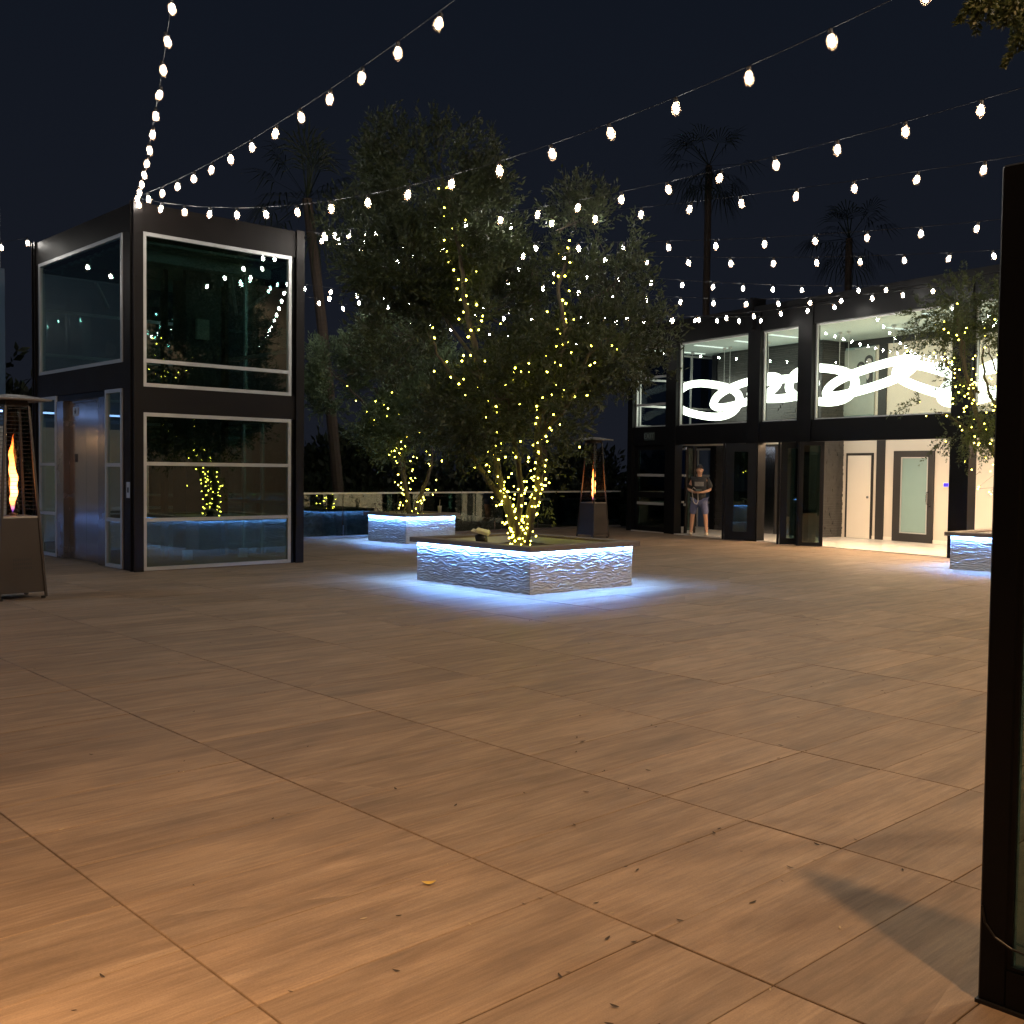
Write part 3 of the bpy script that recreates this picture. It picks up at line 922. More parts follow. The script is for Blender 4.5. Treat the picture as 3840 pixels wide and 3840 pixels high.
# exit sign on the transom
es_ = empty('exit_sign', (0, 0, 0), 0, 'dim unlit EXIT sign on the black beam above the glazed door', 'sign')
es_.matrix_world = bd.matrix_basis @ Matrix.Translation((-.006, 5.24, 2.57))
MB().box(-.035, .006, -.19, .19, -.105, .105).build('panel', M['sign'], es_, local=True)
cu = bpy.data.curves.new('exit_lettering', 'FONT')
cu.body = 'EXIT'; cu.size = .20; cu.extrude = .002; cu.align_x = 'CENTER'; cu.align_y = 'CENTER'
tx_ = bpy.data.objects.new('lettering', cu); COL.objects.link(tx_)
tx_.parent = es_; tx_.location = (-.038, 0, 0); tx_.rotation_euler = (math.pi / 2, 0, -math.pi / 2)
cu.materials.append(M['signtx'])

# mural panel: two portrait figures, plain shapes
pic = empty('photo_banner', (0, 0, 0), 0, 'grey photo banner of two people on the upper lobby wall', 'picture')
pic.matrix_world = bd.matrix_basis @ Matrix.Translation((D - .03, .86, 4.0))
MB().box(-.02, .005, -.32, .62, -.9, .74).build('panel', M['photo'], pic, local=True)
def oval(mb, y, z, ry, rz, x, n=18):
    c = len(mb.v)
    mb.v += [(x, y + ry * math.cos(2 * math.pi * k / n), z + rz * math.sin(2 * math.pi * k / n)) for k in range(n)]
    mb.v += [(x + .003, p[1], p[2]) for p in mb.v[c:c + n]]
    mb.f += [tuple(c + k for k in range(n))] + [(c + k, c + n + k, c + n + (k + 1) % n, c + (k + 1) % n) for k in range(n)]
h_ = MB(); oval(h_, .10, .27, .135, .16, -.0235); oval(h_, -.14, .44, .13, .13, -.0235); oval(h_, -.17, .0, .10, .34, -.0235); h_.build('dark_shape', M['photod'], pic, local=True)
h_ = MB(); oval(h_, .10, .22, .09, .13, -.0275); oval(h_, -.14, .37, .09, .12, -.0275); oval(h_, -.11, .12, .05, .16, -.0275); h_.build('pale_shape', M['photol'], pic, local=True)
MB().box(-.03, .004, -.34, .30, .74, .78).build('hanging_rail', M['alu'], pic, local=True)

# ================================================================ chandelier: a hanging chain of glowing links
ch = empty('chain_chandelier', (0, 0, 0), 0, 'long glowing white chandelier of interlinked rings hanging inside the upper windows', 'chandelier')
ch.matrix_world = bd.matrix_basis @ Matrix.Translation((1.6, 1.2, 3.7))
rings = [(4.80, 3.60, 1.20, .50, .17, 58), (3.35, 3.72, 1.15, .34, -.15, 62), (2.05, 3.74, 1.0, .42, .03, 40), (.80, 3.76, .98, .46, .16, 60),
         (-.60, 3.82, 1.20, .36, -.17, 52), (-2.25, 3.68, .86, .32, .34, 42), (-3.35, 3.48, .80, .40, -.10, 55), (-4.4, 3.62, 1.0, .45, -.1, -40), (-5.8, 3.7, 1.1, .45, .1, 40)]
for (s, z, a, b, sl, rl_) in rings:
    pts = []
    n = 40
    for k in range(n):
        t = 2 * math.pi * k / n
        e = 0.8
        px = math.copysign(abs(math.cos(t)) ** e, math.cos(t)) * a
        py = math.copysign(abs(math.sin(t)) ** e, math.sin(t)) * b
        d_ = py * math.cos(R(rl_)); zz = py * math.sin(R(rl_)) + px * sl
        pts.append((d_, s - 1.2 + px, z - 3.7 + zz))
    MB().tube(pts, .102, 12, closed=True).build('ring', M['chand'], ch, local=True, smooth=True)
    for q in (-.55, .5):
        y = s - 1.2 + q * a
        MB().bar((0, y, z - 3.7 + q * a * sl + .3), (0, y, 1.24), .012, .012).build('cord', M['alu'], ch, local=True)
        MB().lathe([(.0, -.05), (.05, -.05), (.05, 0), (0, 0)], 10, (0, y, 1.25)).build('ceiling_rose', M['alu'], ch, local=True)

# things on the lobby roof and beyond
tent = empty('gable_skylight', (0, 0, 0), 0, 'small white triangular skylight gable on the lobby roof', 'skylight')
tent.matrix_world = bd.matrix_basis @ Matrix.Translation((1.2, -.62, 5.52))
MB().add([(0, .16, 0), (0, -.24, .03), (0, -.05, .22), (.5, .16, 0), (.5, -.24, .03), (.5, -.05, .22)], [(0, 1, 2), (5, 4, 3), (0, 2, 5, 3), (1, 4, 5, 2), (0, 3, 4, 1)]).build('canvas', M['tent'], tent, local=True)
for k, (d, s, ww, dd, hh, lb) in enumerate(((3.0, -2.6, 1.4, 1.2, .55, 'dark boxy rooftop unit nearer the middle of the lobby roof'), (2.4, -4.6, 1.8, 1.3, .85, 'larger dark rooftop unit with pale edge near the right end of the roof'))):
    r_ = empty('rooftop_unit', (0, 0, 0), 0, lb, 'rooftop unit', 'units on the lobby roof')
    r_.matrix_world = bd.matrix_basis @ Matrix.Translation((d, s, 5.52))
    MB().cbox(0, dd, -ww / 2, ww / 2, .08, hh, .02).build('casing', M['blueglass'], r_, local=True)
    MB().box(.1, dd - .1, -ww / 2 + .1, ww / 2 - .1, 0, .08).build('plinth', M['black'], r_, local=True)
    for z in np.arange(.2, hh - .1, .08):
        MB().box(-.015, -.001, -ww / 2 + .1, ww / 2 - .1, z, z + .03).build('louvre', M['black'], r_, local=True)

# ================================================================ near glass screen at the right edge
gs = empty('glass_screen', (3.22, .4, 0), 0, 'tall dark framed glass door leaf filling the right edge of the view', 'door')
zt_ = 2.52
f = MB()
f.cbox(3.20, 3.25, 1.235, 1.318, .012, zt_, .006).cbox(3.20, 3.25, -.55, -.46, .012, zt_, .006)
f.box(3.20, 3.25, -.46, 1.235, .012, .125).box(3.20, 3.25, -.46, 1.235, zt_ - .11, zt_)
f.build('frame', M['black'], gs)
MB().box(3.221, 3.231, -.455, 1.23, .13, zt_ - .11).build('pane', M['glassd'], gs)
MB().box(3.205, 3.22, -.455, 1.235, .126, .138).box(3.205, 3.22, 1.222, 1.235, .138, zt_ - .11).build('glazing_bead', M['black'], gs)
MB().box(3.19, 3.26, -.55, 1.322, 0.0, .0115).build('bottom_seal', M['wire'], gs)
MB().tube([(3.197, 1.315 - .004, .30), (3.197, 1.30, .25), (3.197, 1.27, .215), (3.197, 1.22, .195), (3.197, 1.15, .19)], .004, 6).build('thin_cable', M['wire'], gs)

# ================================================================ unseen building added behind the camera to carry assumed warm arm lamps
nb = empty('added_near_building', (0, -1.0, 0), 0, 'added unseen rendered building behind the viewpoint that carries assumed warm arm lamps', 'building')
MB().box(-8, -1.6, -1.5, -1.2, 0, 7.8).box(1.6, 20, -1.5, -1.2, 0, 7.8).box(-1.6, 1.6, -1.5, -1.2, 2.6, 7.8).build('wall', M['nwall'], nb)
MB().box(-8.2, 20.2, -1.6, -1.1, 7.8, 8.0).build('parapet', M['bronze'], nb)
for x in (5.5, 9.5, 13.5):
    fr_ = MB().box(x - .8, x + .8, -1.2, -1.14, 0, .06).box(x - .8, x - .72, -1.2, -1.14, .06, 2.4).box(x + .72, x + .8, -1.2, -1.14, .06, 2.4).box(x - .72, x + .72, -1.2, -1.14, 2.32, 2.4).build('door_frame', M['white'], nb)
    MB().box(x - .72, x + .72, -1.195, -1.17, .06, 2.32).build('door_panel', M['wall'], fr_)
LAMPS = ((2.25, -.50, 7.4), (-.9, 1.25, 3.0), (-5.5, -.4, 7.4), (8.6, -.4, 7.4), (12.0, -.4, 7.4), (17.0, -.4, 7.4))  # assumed from the floor's warm light and the post's shadow; none in view
for k, (x, y, z) in enumerate(LAMPS):
    lp = empty('assumed_arm_lamp', (x, y, z), 0, None, None)
    lp.parent = nb; lp.matrix_parent_inverse = Matrix.Identity(4); lp.location = (x, y + 1.0, z)
    MB().tube([(0, -y - 1.2, .12), (0, 0, .12)], .02, 8).lathe([(.05, .12), (.16, .03), (.17, 0), (.15, 0), (.05, .10)], 14).build('shade', M['bronze'], lp, local=True)
    MB().lathe([(.0, .012), (.14, .012), (.14, .02), (0, .02)], 14).build('lens', M['lampglow'], lp, local=True)
    ld = bpy.data.lights.new('assumed_arm_lamp_light', 'AREA')
    ld.shape = 'DISK'; ld.size = .22
    ld.energy = LAMP_W * (2.35, .34, .3, 1.9, 2.5, 1.9)[k] * 0.25
    ld.color = (1.0, .585, .275) if k < 3 else (1.0, .74, .47)
    lo = bpy.data.objects.new('assumed_arm_lamp_light', ld); COL.objects.link(lo)
    lo.location = (x, y, z - .02)
    if k == 1:  # added low lamp, aimed to warm the near left floor
        ld.spread = R(70)
        lo.rotation_euler = (Vector((.8, 3.0, 0)) - Vector((x, y, z))).to_track_quat('-Z', 'Y').to_euler()
    try: lo.visible_camera = True
    except Exception: pass

fp_ = empty('assumed_floodlight_pole', (-2.2, 15.9, 0), 0, 'assumed unseen slim dark pole with a cool white floodlight left of the elevator tower', 'lamp post')  # pole added out of view; its light is assumed from the heater's shadow
MB().tube([(0, 0, 0), (0, 0, 4.15)], .045, 10).lathe([(0, 0), (.14, 0), (.14, .02), (0, .02)], 14).build('pole', M['black'], fp_, local=True, smooth=False)
MB().bar((.02, -.01, 4.16), (.20, -.08, 4.10), .24, .10).build('lamp_head', M['black'], fp_, local=True)
MB().bar((.203, -.081, 4.099), (.208, -.083, 4.097), .20, .07).build('lens', emat('assumed_cool_lamp_lens', (.72, .86, 1.0), 12.0), fp_, local=True)
fd = bpy.data.lights.new('floodlight', 'AREA')  # assumed unseen cool light on the added pole
fd.shape = 'DISK'; fd.size = .16; fd.energy = 120; fd.color = (.55, .76, 1.0)
fo = bpy.data.objects.new('floodlight', fd); COL.objects.link(fo)
fo.location = (-1.96, 15.80, 4.09)
fo.rotation_euler = (Vector((5.5, 13.2, 0)) - Vector(fo.location)).to_track_quat('-Z', 'Y').to_euler()

# ================================================================ patio heaters
def heater(x, y, rot, label, hb=.86, hw=.27, tw_=.135, ztop=2.3):
    t = empty('patio_heater', (x, y, 0), rot, label, 'patio heater', 'pyramid patio heaters with a tall flame')
    K = dict(parent=t, local=True)
    z0, zg = .08, hb
    lerp = lambda z: hw + (tw_ - hw) * (z - z0) / (ztop - z0)
    # base cabinet of four panels
    for i in range(4):
        a = i * math.pi / 2
        h0, h1 = lerp(z0), lerp(zg)
        vs = [(-h0 + .012, -h0, z0), (h0 - .012, -h0, z0), (h1 - .012, -h1, zg), (-h1 + .012, -h1, zg)]
        vs += [(p[0], p[1] + .008, p[2]) for p in vs]
        mb = MB().add([(p[0] * math.cos(a) - p[1] * math.sin(a), p[0] * math.sin(a) + p[1] * math.cos(a), p[2]) for p in vs],
                      [(0, 1, 2, 3), (7, 6, 5, 4), (0, 4, 5, 1), (1, 5, 6, 2), (2, 6, 7, 3), (3, 7, 4, 0)])
        pn = mb.build('base_panel', M['hsteel'], **K)
        lv = MB()
        for q in range(3):
            for c in range(9):
                zz = z0 + .28 + q * .05; hh = lerp(zz) + .0015
                xx_ = -.10 + c * .025
                lv.add([(p[0] * math.cos(a) - p[1] * math.sin(a), p[0] * math.sin(a) + p[1] * math.cos(a), p[2]) for p in
                        [(xx_, -hh, zz), (xx_ + .012, -hh, zz), (xx_ + .012, -hh + .003, zz + .03), (xx_, -hh + .003, zz + .03)]], [(0, 1, 2, 3)])
        lv.build('vent_slots', M['phone'], pn, local=True)['kind'] = 'stuff'
    MB().frustum(0, 0, zg, lerp(zg) + .004, zg + .02, lerp(zg + .02) + .004).build('burner_plate', M['hcap'], **K)
    for i, j in ((-1, -1), (1, -1), (1, 1), (-1, 1)):
        MB().bar((i * lerp(0.02), j * lerp(0.02), 0.02), (i * lerp(ztop), j * lerp(ztop), ztop), .026, .026).build('post', M['hsteel'], **K)
        MB().lathe([(0, 0), (.028, 0), (.028, .03), (0, .03)], 10, (i * (hw - .02), j * (hw - .02), 0)).build('foot', M['phone'], **K)
    # protective grille on two faces
    for i in range(4):
        a = i * math.pi / 2
        g = MB()
        for q in range(26):
            zz = zg + .10 + q * .048
            h = lerp(zz)
            p0, p1 = Vector((-h, -h, zz)), Vector((h, -h, zz))
            ca, sa = math.cos(a), math.sin(a)
            rot_ = lambda p: (p.x * ca - p.y * sa, p.x * sa + p.y * ca, p.z)
            g.bar(rot_(p0), rot_(p1), .0035, .0035)
        g.build('grille', M['hsteel'], **K)
    MB().tube([(0, 0, zg + .03), (0, 0, ztop - .05)], .07, 20, cap=False).build('glass_tube', M['tubeg'], **K, smooth=True)
    MB().lathe([(0, zg + .021), (.045, zg + .021), (.045, zg + .05), (0, zg + .06)], 12).build('burner', M['hcap'], **K)
    prof = []
    n = 22
    for k in range(n + 1):
        u = k / n
        prof.append((max(.0, .047 * (math.sin(math.pi * min(1, u * 1.02 + .02)) ** .7) * (1 - .55 * u) + .002 if 0 < k < n else 0), u))
    fl_ = MB()
    nn = 12
    for k, (r, u) in enumerate(prof):
        zz = zg + .06 + u * .95
        ox = (.014 * math.sin(u * 9 + x) + .006 * math.sin(u * 31)) * (.3 + u); oy = .012 * math.cos(u * 8 + y) * (.3 + u)
        for q in range(nn):
            a = 2 * math.pi * q / nn
            rr_ = r * (1 + .30 * math.sin(3 * a + u * 11) + .22 * math.sin(2 * a - u * 23 + 1))
            fl_.v.append((ox + rr_ * math.cos(a), oy + rr_ * math.sin(a), zz))
    for k in range(n):
        for q in range(nn):
            l = (q + 1) % nn
            fl_.f.append((k * nn + q, k * nn + l, (k + 1) * nn + l, (k + 1) * nn + q))
    fl_.build('flame', M['flame'], **K, smooth=True)
    MB().frustum(0, 0, ztop, tw_ + .012, ztop + .07, tw_ - .01).build('head', M['hsteel'], **K)
    mb = MB()
    mb.frustum(0, 0, ztop + .07, .33, ztop + .085, .335).frustum(0, 0, ztop + .085, .33, ztop + .14, .10)
    mb.build('reflector', M['hcap'], **K)
    return t


heater(4.245, 13.33, R(4), 'pyramid patio heater with flame at the left edge of the view', hb=.97)
heater(18.93, 17.35, R(0), 'pyramid patio heater with flame behind the large planter by the railing', hb=.84)

# ================================================================ string lights
ST = [('S1', (6.70, 15.50, 5.62), -1.9251, 0.5175, 0.5124, -0.10503, 0.02804, 14, 'string of bulbs climbing almost straight up from the elevator tower corner'),
      ('S2', (6.70, 15.50, 5.62), -1.7193, 0.6850, 0.6985, -0.10510, 0.00727, 21, 'string of bulbs rising from the tower corner to the top middle'),
      ('S3', (6.70, 15.50, 5.62), -1.5379, 0.7011, 0.1138, -0.27205, 0.01830, 21, 'string of bulbs dipping in front of the tower and rising to the upper right'),
      ('S4', (9.60, 15.45, 5.60), -1.5644, 0.7120, 0.5833, -0.15270, 0.00889, 20, 'string of bulbs crossing the big tree second from the top at right'),
      ('S5', (9.60, 15.45, 5.60), -1.3631, 0.7092, 0.6956, -0.10828, 0.00555, 20, 'string of bulbs third from the top at right, in front of the palm crown'),
      ('S6', (9.60, 15.45, 5.60), -1.1146, 0.6940, 0.6542, -0.14890, 0.00873, 23, 'string of bulbs fourth from the top at right, over the lower palm'),
      ('S7', (9.60, 15.45, 5.60), -0.8772, 0.6682, 0.3643, -0.13629, 0.00833, 21, 'nearly level string of bulbs just above the lobby roof line'),
      ('S8', (9.60, 15.45, 5.60), -0.4532, 0.6417, 0.5803, -0.11237, 0.00826, 20, 'string of bulbs running level along the top of the lobby roof'),
      ('S9', (9.60, 15.45, 5.60), -0.5362, 0.6433, 0.2843, -0.23541, 0.01729, 18, 'sagging string of bulbs in front of the black lobby fascia'),
      ('S10', (9.60, 19.80, 5.60), -0.6455, 0.5870, 0.4542, -0.21231, 0.01385, 22, 'low sagging string of bulbs just above the upper lobby windows'),
      ('S11', (9.60, 19.80, 5.60), -0.5085, 0.5360, 0.6839, -0.12456, 0.00719, 22, 'string of bulbs behind the trees ending above the left lobby window'),
      ('S12', (9.60, 19.80, 5.60), -0.0302, 0.6062, 0.5868, -0.12706, 0.00724, 19, 'string of bulbs hanging along the glass railing behind the trees'),
      ('S13', (6.62, 19.85, 5.68), 3.10, 0.44, 0.02, -0.36, 0.05, 6, 'short string of bulbs leaving the back left corner of the tower')]
bulb_me = sock_me = None
for nm, A, phi, s, s0, b, c, kn, lab in ST:
    t = empty('string_light', A, 0, lab, 'string light', 'strings of bulbs over the terrace')
    A = Vector(A)
    def P(tt, A=A): return Vector((tt * math.cos(phi), tt * math.sin(phi), b * tt + c * tt * tt))
    tt = np.linspace(0, s0 + (kn + .6) * s, 40)
    MB().tube([P(q) for q in tt], .0030, 5).build('wire', M['wire'], t, local=True)
    br = random.Random(nm)
    for k in range(kn + 1):
        p = P(s0 + k * s)
        p = p + Vector((0, 0, -.085))
        if bulb_me is None:
            ob = MB().lathe([(0, -.050), (.010, -.046), (.019, -.033), (.023, -.012), (.021, .008), (.015, .022), (.009, .030), (0, .032)], 10).build('bulb', M['bulb'], t, local=True, smooth=True)
            sk = MB().lathe([(.0, .036), (.020, .036), (.020, .075), (.012, .085), (0, .09)], 8).build('socket', M['socket'], ob, local=True)
            en_ = MB().lathe([(0, -.078), (.018, -.072), (.034, -.052), (.042, -.018), (.038, .012), (.026, .038), (.020, .050)], 12).build('halo_envelope', M['halo'], ob, local=True, smooth=True)
            bulb_me, sock_me = ob, sk
        else:
            ob = dup(bulb_me, t)
            sk = dup(sock_me, ob)
            dup(en_, ob)
        ob.location = p
        ob.rotation_euler = (br.uniform(-.25, .25), br.uniform(-.25, .25), br.uniform(0, 6))

# ================================================================ trees
CR = Vector((math.sin(yaw), -math.cos(yaw), 0))     # level direction to the right of the view
CF = Vector((math.cos(yaw), math.sin(yaw), 0))      # level direction away from the view


def leaves(centers, dirs, size, width, rng, jitter=.5):
    """diamond leaves: centers Nx3, preferred dirs Nx3 -> verts, quads (folded along the midrib)"""
    n = len(centers)
    d = dirs + rng.normal(0, jitter, (n, 3))
    d /= np.linalg.norm(d, axis=1)[:, None] + 1e-9
    r = rng.normal(0, 1, (n, 3))
    sd = np.cross(d, r); sd /= np.linalg.norm(sd, axis=1)[:, None] + 1e-9
    L_ = (size * rng.uniform(.65, 1.25, n))[:, None]
    W = (width * rng.uniform(.7, 1.2, n))[:, None]
    nn = np.cross(d, sd)
    V = np.stack([centers, centers + d * L_ * .5 + sd * W + nn * W * .25, centers + d * L_, centers + d * L_ * .5 - sd * W + nn * W * .25], 1).reshape(-1, 3)
    F = np.arange(n * 4).reshape(-1, 4)
    return V, F


def lobes_to_twigs(lobes, rng, per_vol, shell=.6):
    """random twig bases in ellipsoids, biased to the outside, clumped"""
    out, dirs = [], []
    for (c, r, dens) in lobes:
        c = np.array(c); r = np.array(r)
        n = int(per_vol * dens * r[0] * r[1] * r[2] * 4.2)
        u = rng.normal(0, 1, (n, 3)); u /= np.linalg.norm(u, axis=1)[:, None]
        rad = rng.uniform(shell ** 3, 1, n) ** (1 / 3)
        bumps = 1 + .16 * vnoise(u[:, 0] * 3 + c[0] * 7, u[:, 2] * 3 + u[:, 1] * 2, 11) + .10 * vnoise(u[:, 0] * 7 + 3, u[:, 2] * 7 + u[:, 1] * 5 + c[2], 12)
        p = c + u * r * (rad * bumps)[:, None]
        # holes: drop twigs where a coarse noise is low
        h = vnoise(p[:, 0] * 1.9 + p[:, 1] * 1.1, p[:, 2] * 2.1 + p[:, 1] * .9, 21) + .5 * vnoise(p[:, 0] * 4 + 9, p[:, 2] * 4 + p[:, 1] * 2, 22)
        keep = h > -.06
        out.append(p[keep]); dirs.append(u[keep])
    return np.concatenate(out), np.concatenate(dirs)


def twig_leaves(tw_p, tw_d, rng, k, tl, size, width, upb=.5):
    """each twig: a short stem of k leaves pointing outward and up"""
    n = len(tw_p)
    d = tw_d * .7 + rng.normal(0, .45, (n, 3)) + np.array([0, 0, upb])
    d /= np.linalg.norm(d, axis=1)[:, None]
    t = np.tile(np.linspace(.05, 1, k), n)
    P = np.repeat(tw_p, k, 0) + np.repeat(d, k, 0) * (t * tl)[:, None] + rng.normal(0, tl * .07, (n * k, 3))
    return leaves(P, np.repeat(d, k, 0), size, width, rng, .55)


def limb(pts, r0, r1, rng=None, sub_=4, wob=.02):
    """smoothed tapered limb points and radii"""
    pts = [Vector(p) for p in pts]
    out = []
    for i in range(len(pts) - 1):
        p0 = pts[max(i - 1, 0)]; p1 = pts[i]; p2 = pts[i + 1]; p3 = pts[min(i + 2, len(pts) - 1)]
        for q in range(sub_):
            t = q / sub_
            out.append(.5 * ((2 * p1) + (-p0 + p2) * t + (2 * p0 - 5 * p1 + 4 * p2 - p3) * t * t + (-p0 + 3 * p1 - 3 * p2 + p3) * t ** 3))
    out.append(pts[-1])
    n = len(out)
    if rng is not None:
        out = [p + Vector(rng.normal(0, wob, 3)) * (1 if 0 < i < n - 1 else 0) for i, p in enumerate(out)]
    return out, [r0 + (r1 - r0) * (i / (n - 1)) ** .8 for i in range(n)]


def spiral_lights(limbs, rng, per_m, off=.015, jit=.03):
    res = []
    for pts, rad, dens in limbs:
        L_ = sum((pts[i + 1] - pts[i]).length for i in range(len(pts) - 1))
        n = int(L_ * per_m * dens)
        ph = rng.uniform(0, 6)
        for k in range(n):
            u = ((k + .5) / n) ** 1.45 * (len(pts) - 1)
            i = min(int(u), len(pts) - 2); f_ = u - i
            p = pts[i].lerp(pts[i + 1], f_); r = rad[i] + (rad[i + 1] - rad[i]) * f_ + off
            d = (pts[i + 1] - pts[i]).normalized()
            a = d.cross(Vector((0, 1, .1))).normalized(); b_ = d.cross(a)
            ph += 2.1
            res.append(p + (a * math.cos(ph) + b_ * math.sin(ph)) * r + Vector(rng.normal(0, jit * (1 + 5.0 * (k / n) ** 1.5), 3)))
    return res


fairy_proto = None


def fairy(name_label, origin, pts):
    global fairy_proto
    t = empty('fairy_light_string', origin, 0, name_label, 'fairy lights', 'fairy lights wound through the trees')
    o = Vector(origin)
    w_ = MB()
    for i in range(len(pts) - 1):
        if (pts[i + 1] - pts[i]).length < .5:
            w_.tube([pts[i] - o, pts[i + 1] - o], .0025, 3, cap=False)
    if w_.v: w_.build('wire', M['wire'], t, local=True)['kind'] = 'stuff'
    for p in pts[:300]:
        if fairy_proto is None:
            fairy_proto = MB().lathe([(0, -.016), (.0115, -.006), (.012, .005), (0, .016)], 6).build('bulb', M['fairy'], t, local=True)
            b_ = fairy_proto
        else:
            b_ = dup(fairy_proto, t)
        b_.location = p - o
        s_ = random.uniform(.75, 1.15)
        b_.scale = (s_, s_, s_)
        b_.rotation_euler = (random.uniform(-1, 1), random.uniform(-1, 1), 0)
    return t


# ---- big olive tree in the large planter.  local frame: a = right of view, b = away, z up, metres from the trunk base
def frame_to_world(base):
    base = Vector(base)
    return lambda a, b_, z: base + CR * a + CF * b_ + Vector((0, 0, z))


def np_frame(base, arr):
    return np.array(base) + arr[:, :1] * np.array(CR) + arr[:, 1:2] * np.array(CF) + arr[:, 2:3] * np.array((0, 0, 1.0))


def olive_tree(base, label, limbs, lobes, per_vol, leafmat_, k, tl, size, width, seed):
    rng = np.random.default_rng(seed)
    t = empty('olive_tree', base, 0, label, 'tree', 'olive trees in the planters')
    F = frame_to_world((0, 0, 0))
    built = []
    for i, (pts, r0, r1, lit) in enumerate(limbs):
        P_, rad = limb([F(*p) for p in pts], r0, r1, rng, 5, .012)
        mb = MB().tube(P_, rad, 9)
        mb.build('trunk' if i < 2 else 'branch', M['bark'], t, local=True, smooth=True)
        built.append((P_, rad, lit))
    tp, td = lobes_to_twigs(lobes, rng, per_vol)
    V, Fq = twig_leaves(tp, td, rng, k, tl, size, width)
    V = np_frame((0, 0, 0), V)
    fast_mesh('crown', V, Fq, leafmat_, t)
    # fine bare twigs
    tb = MB()
    for q in rng.choice(len(tp), min(220, len(tp)), replace=False):
        p = np_frame((0, 0, 0), tp[q:q + 1])[0]; d = np_frame((0, 0, 0), td[q:q + 1])[0]
        p, d = Vector(p), Vector(d)
        tb.tube([p - d * .5, p - d * .1 + Vector((0, 0, .08)), p + d * .12 + Vector((0, 0, .18))], [.008, .005, .002], 4, cap=False)
    tb.build('twigs', M['bark'], t, local=True)['kind'] = 'stuff'
    return t, built


S1 = 265.0      # source pixels per metre at the big tree


def bl(x, y, b_=0.0, x0=1945, y0=2027, s=S1):
    return ((x - x0) / s, b_, (y0 - y) / s)


base1 = (10.35, 10.90, .52)
limbs1 = [([bl(1940, 2050), bl(1905, 1900, .05), bl(1870, 1790, .1), bl(1840, 1600, -.25), bl(1795, 1370, -.75), bl(1740, 1160, -.85), bl(1715, 960, -.7), bl(1640, 640, -.1)], .085, .02, 1.0),
          ([bl(1955, 2050, -.02), bl(1995, 1880, -.1), bl(2015, 1760, -.2), bl(2005, 1600, -.45), bl(2050, 1420, -.85), bl(2095, 1270, -.95), bl(2070, 1110, -.7), bl(2120, 900, 0)], .08, .02, 1.0),
          ([bl(1925, 1990, -.1), bl(1945, 1850, -.2), bl(1930, 1700, -.4), bl(1900, 1500, -.95), bl(1960, 1340, -1.1)], .06, .02, .8),
          ([bl(1890, 1860, .1), bl(1815, 1770, .1), bl(1755, 1675, 0), bl(1640, 1560, 0), bl(1560, 1450, .1)], .055, .015, .05),
          ([bl(1840, 1600, -.25), bl(1770, 1480, -.6), bl(1680, 1380, -.85), bl(1610, 1260, -.95)], .04, .012, .5),
          ([bl(2010, 1620, -.4), bl(2110, 1500, -.8), bl(2180, 1330, -.95), bl(2240, 1270, -.95)], .04, .012, .6),
          ([bl(1840, 1600, -.25), bl(1880, 1500, -.8), bl(1920, 1420, -1.1), bl(2000, 1380, -1.15), bl(2080, 1410, -1.0)], .03, .012, .6),
          ([bl(2095, 1270, -.95), bl(2200, 1100, .2), bl(2330, 990, .2), bl(2420, 930, .2)], .03, .008, 0),
          ([bl(1795, 1370, -.75), bl(1600, 1100, .3), bl(1450, 900, .3), bl(1330, 760, .3)], .03, .008, 0)]
lb = lambda x, y, b_, rx, rb, rz, dens=1.0: (bl(x, y, b_), (rx / S1, rb, rz / S1), dens)
lobes1 = [lb(1600, 640, .1, 245, .8, 230), lb(1440, 560, .2, 110, .5, 120, .9), lb(1720, 820, .1, 200, .9, 220), lb(1380, 880, .2, 190, .7, 170, .8),
          lb(1590, 990, .2, 290, 1.0, 190), lb(1760, 1150, 0, 240, 1.1, 200), lb(2130, 830, .1, 95, .5, 160, .9), lb(2230, 900, .2, 140, .7, 200), lb(2110, 1010, .2, 130, .6, 130, .8),
          lb(2290, 1090, .1, 160, .6, 160, .7), lb(2250, 1270, .1, 230, .9, 150), lb(2080, 1320, .3, 180, 1.0, 150), lb(1550, 1240, .2, 230, .9, 190), lb(1830, 1420, .2, 270, 1.0, 180, .9),
          lb(2060, 1520, .1, 160, .8, 140), lb(1640, 1490, .3, 210, .8, 140), lb(1950, 1610, .3, 190, .7, 110, .7), lb(1790, 1610, .3, 130, .5, 80, .8),
          lb(2060, 1760, .0, 45, .25, 120, .6), lb(2420, 1190, .1, 90, .4, 70, .6), lb(1760, 1660, .1, 60, .3, 70, .5),
          lb(1900, 1500, -1.15, 260, .35, 160, 1.0), lb(2040, 1550, -1.05, 150, .35, 140, 1.4), lb(1750, 1400, -1.15, 210, .3, 160, .8), lb(2140, 1390, -1.2, 190, .3, 120, .8), lb(1960, 1660, -.75, 190, .3, 80, 1.1), lb(1780, 1600, -.7, 140, .3, 90, 1.4), lb(1940, 1340, -1.25, 150, .25, 90, .5)]
t1, built1 = olive_tree(base1, 'big multi stemmed olive tree with fairy lights in the large planter', limbs1, lobes1, 430, M['leaf'], 14, .30, .088, .0145, 41)
rg = np.random.default_rng(8)
fp = [Vector(base1) + p for p in spiral_lights(built1, rg, 18.0, .012, .020)]
for _ in range(30):
    u = rg.uniform(0, 1)
    fp.append(Vector(base1) + frame_to_world((0, 0, 0))(*bl(rg.normal(1930, 170), rg.uniform(1180, 1700), rg.uniform(-1.35, -.7))))
fairy('warm yellow fairy lights wound up the big olive tree', base1, fp[:300])

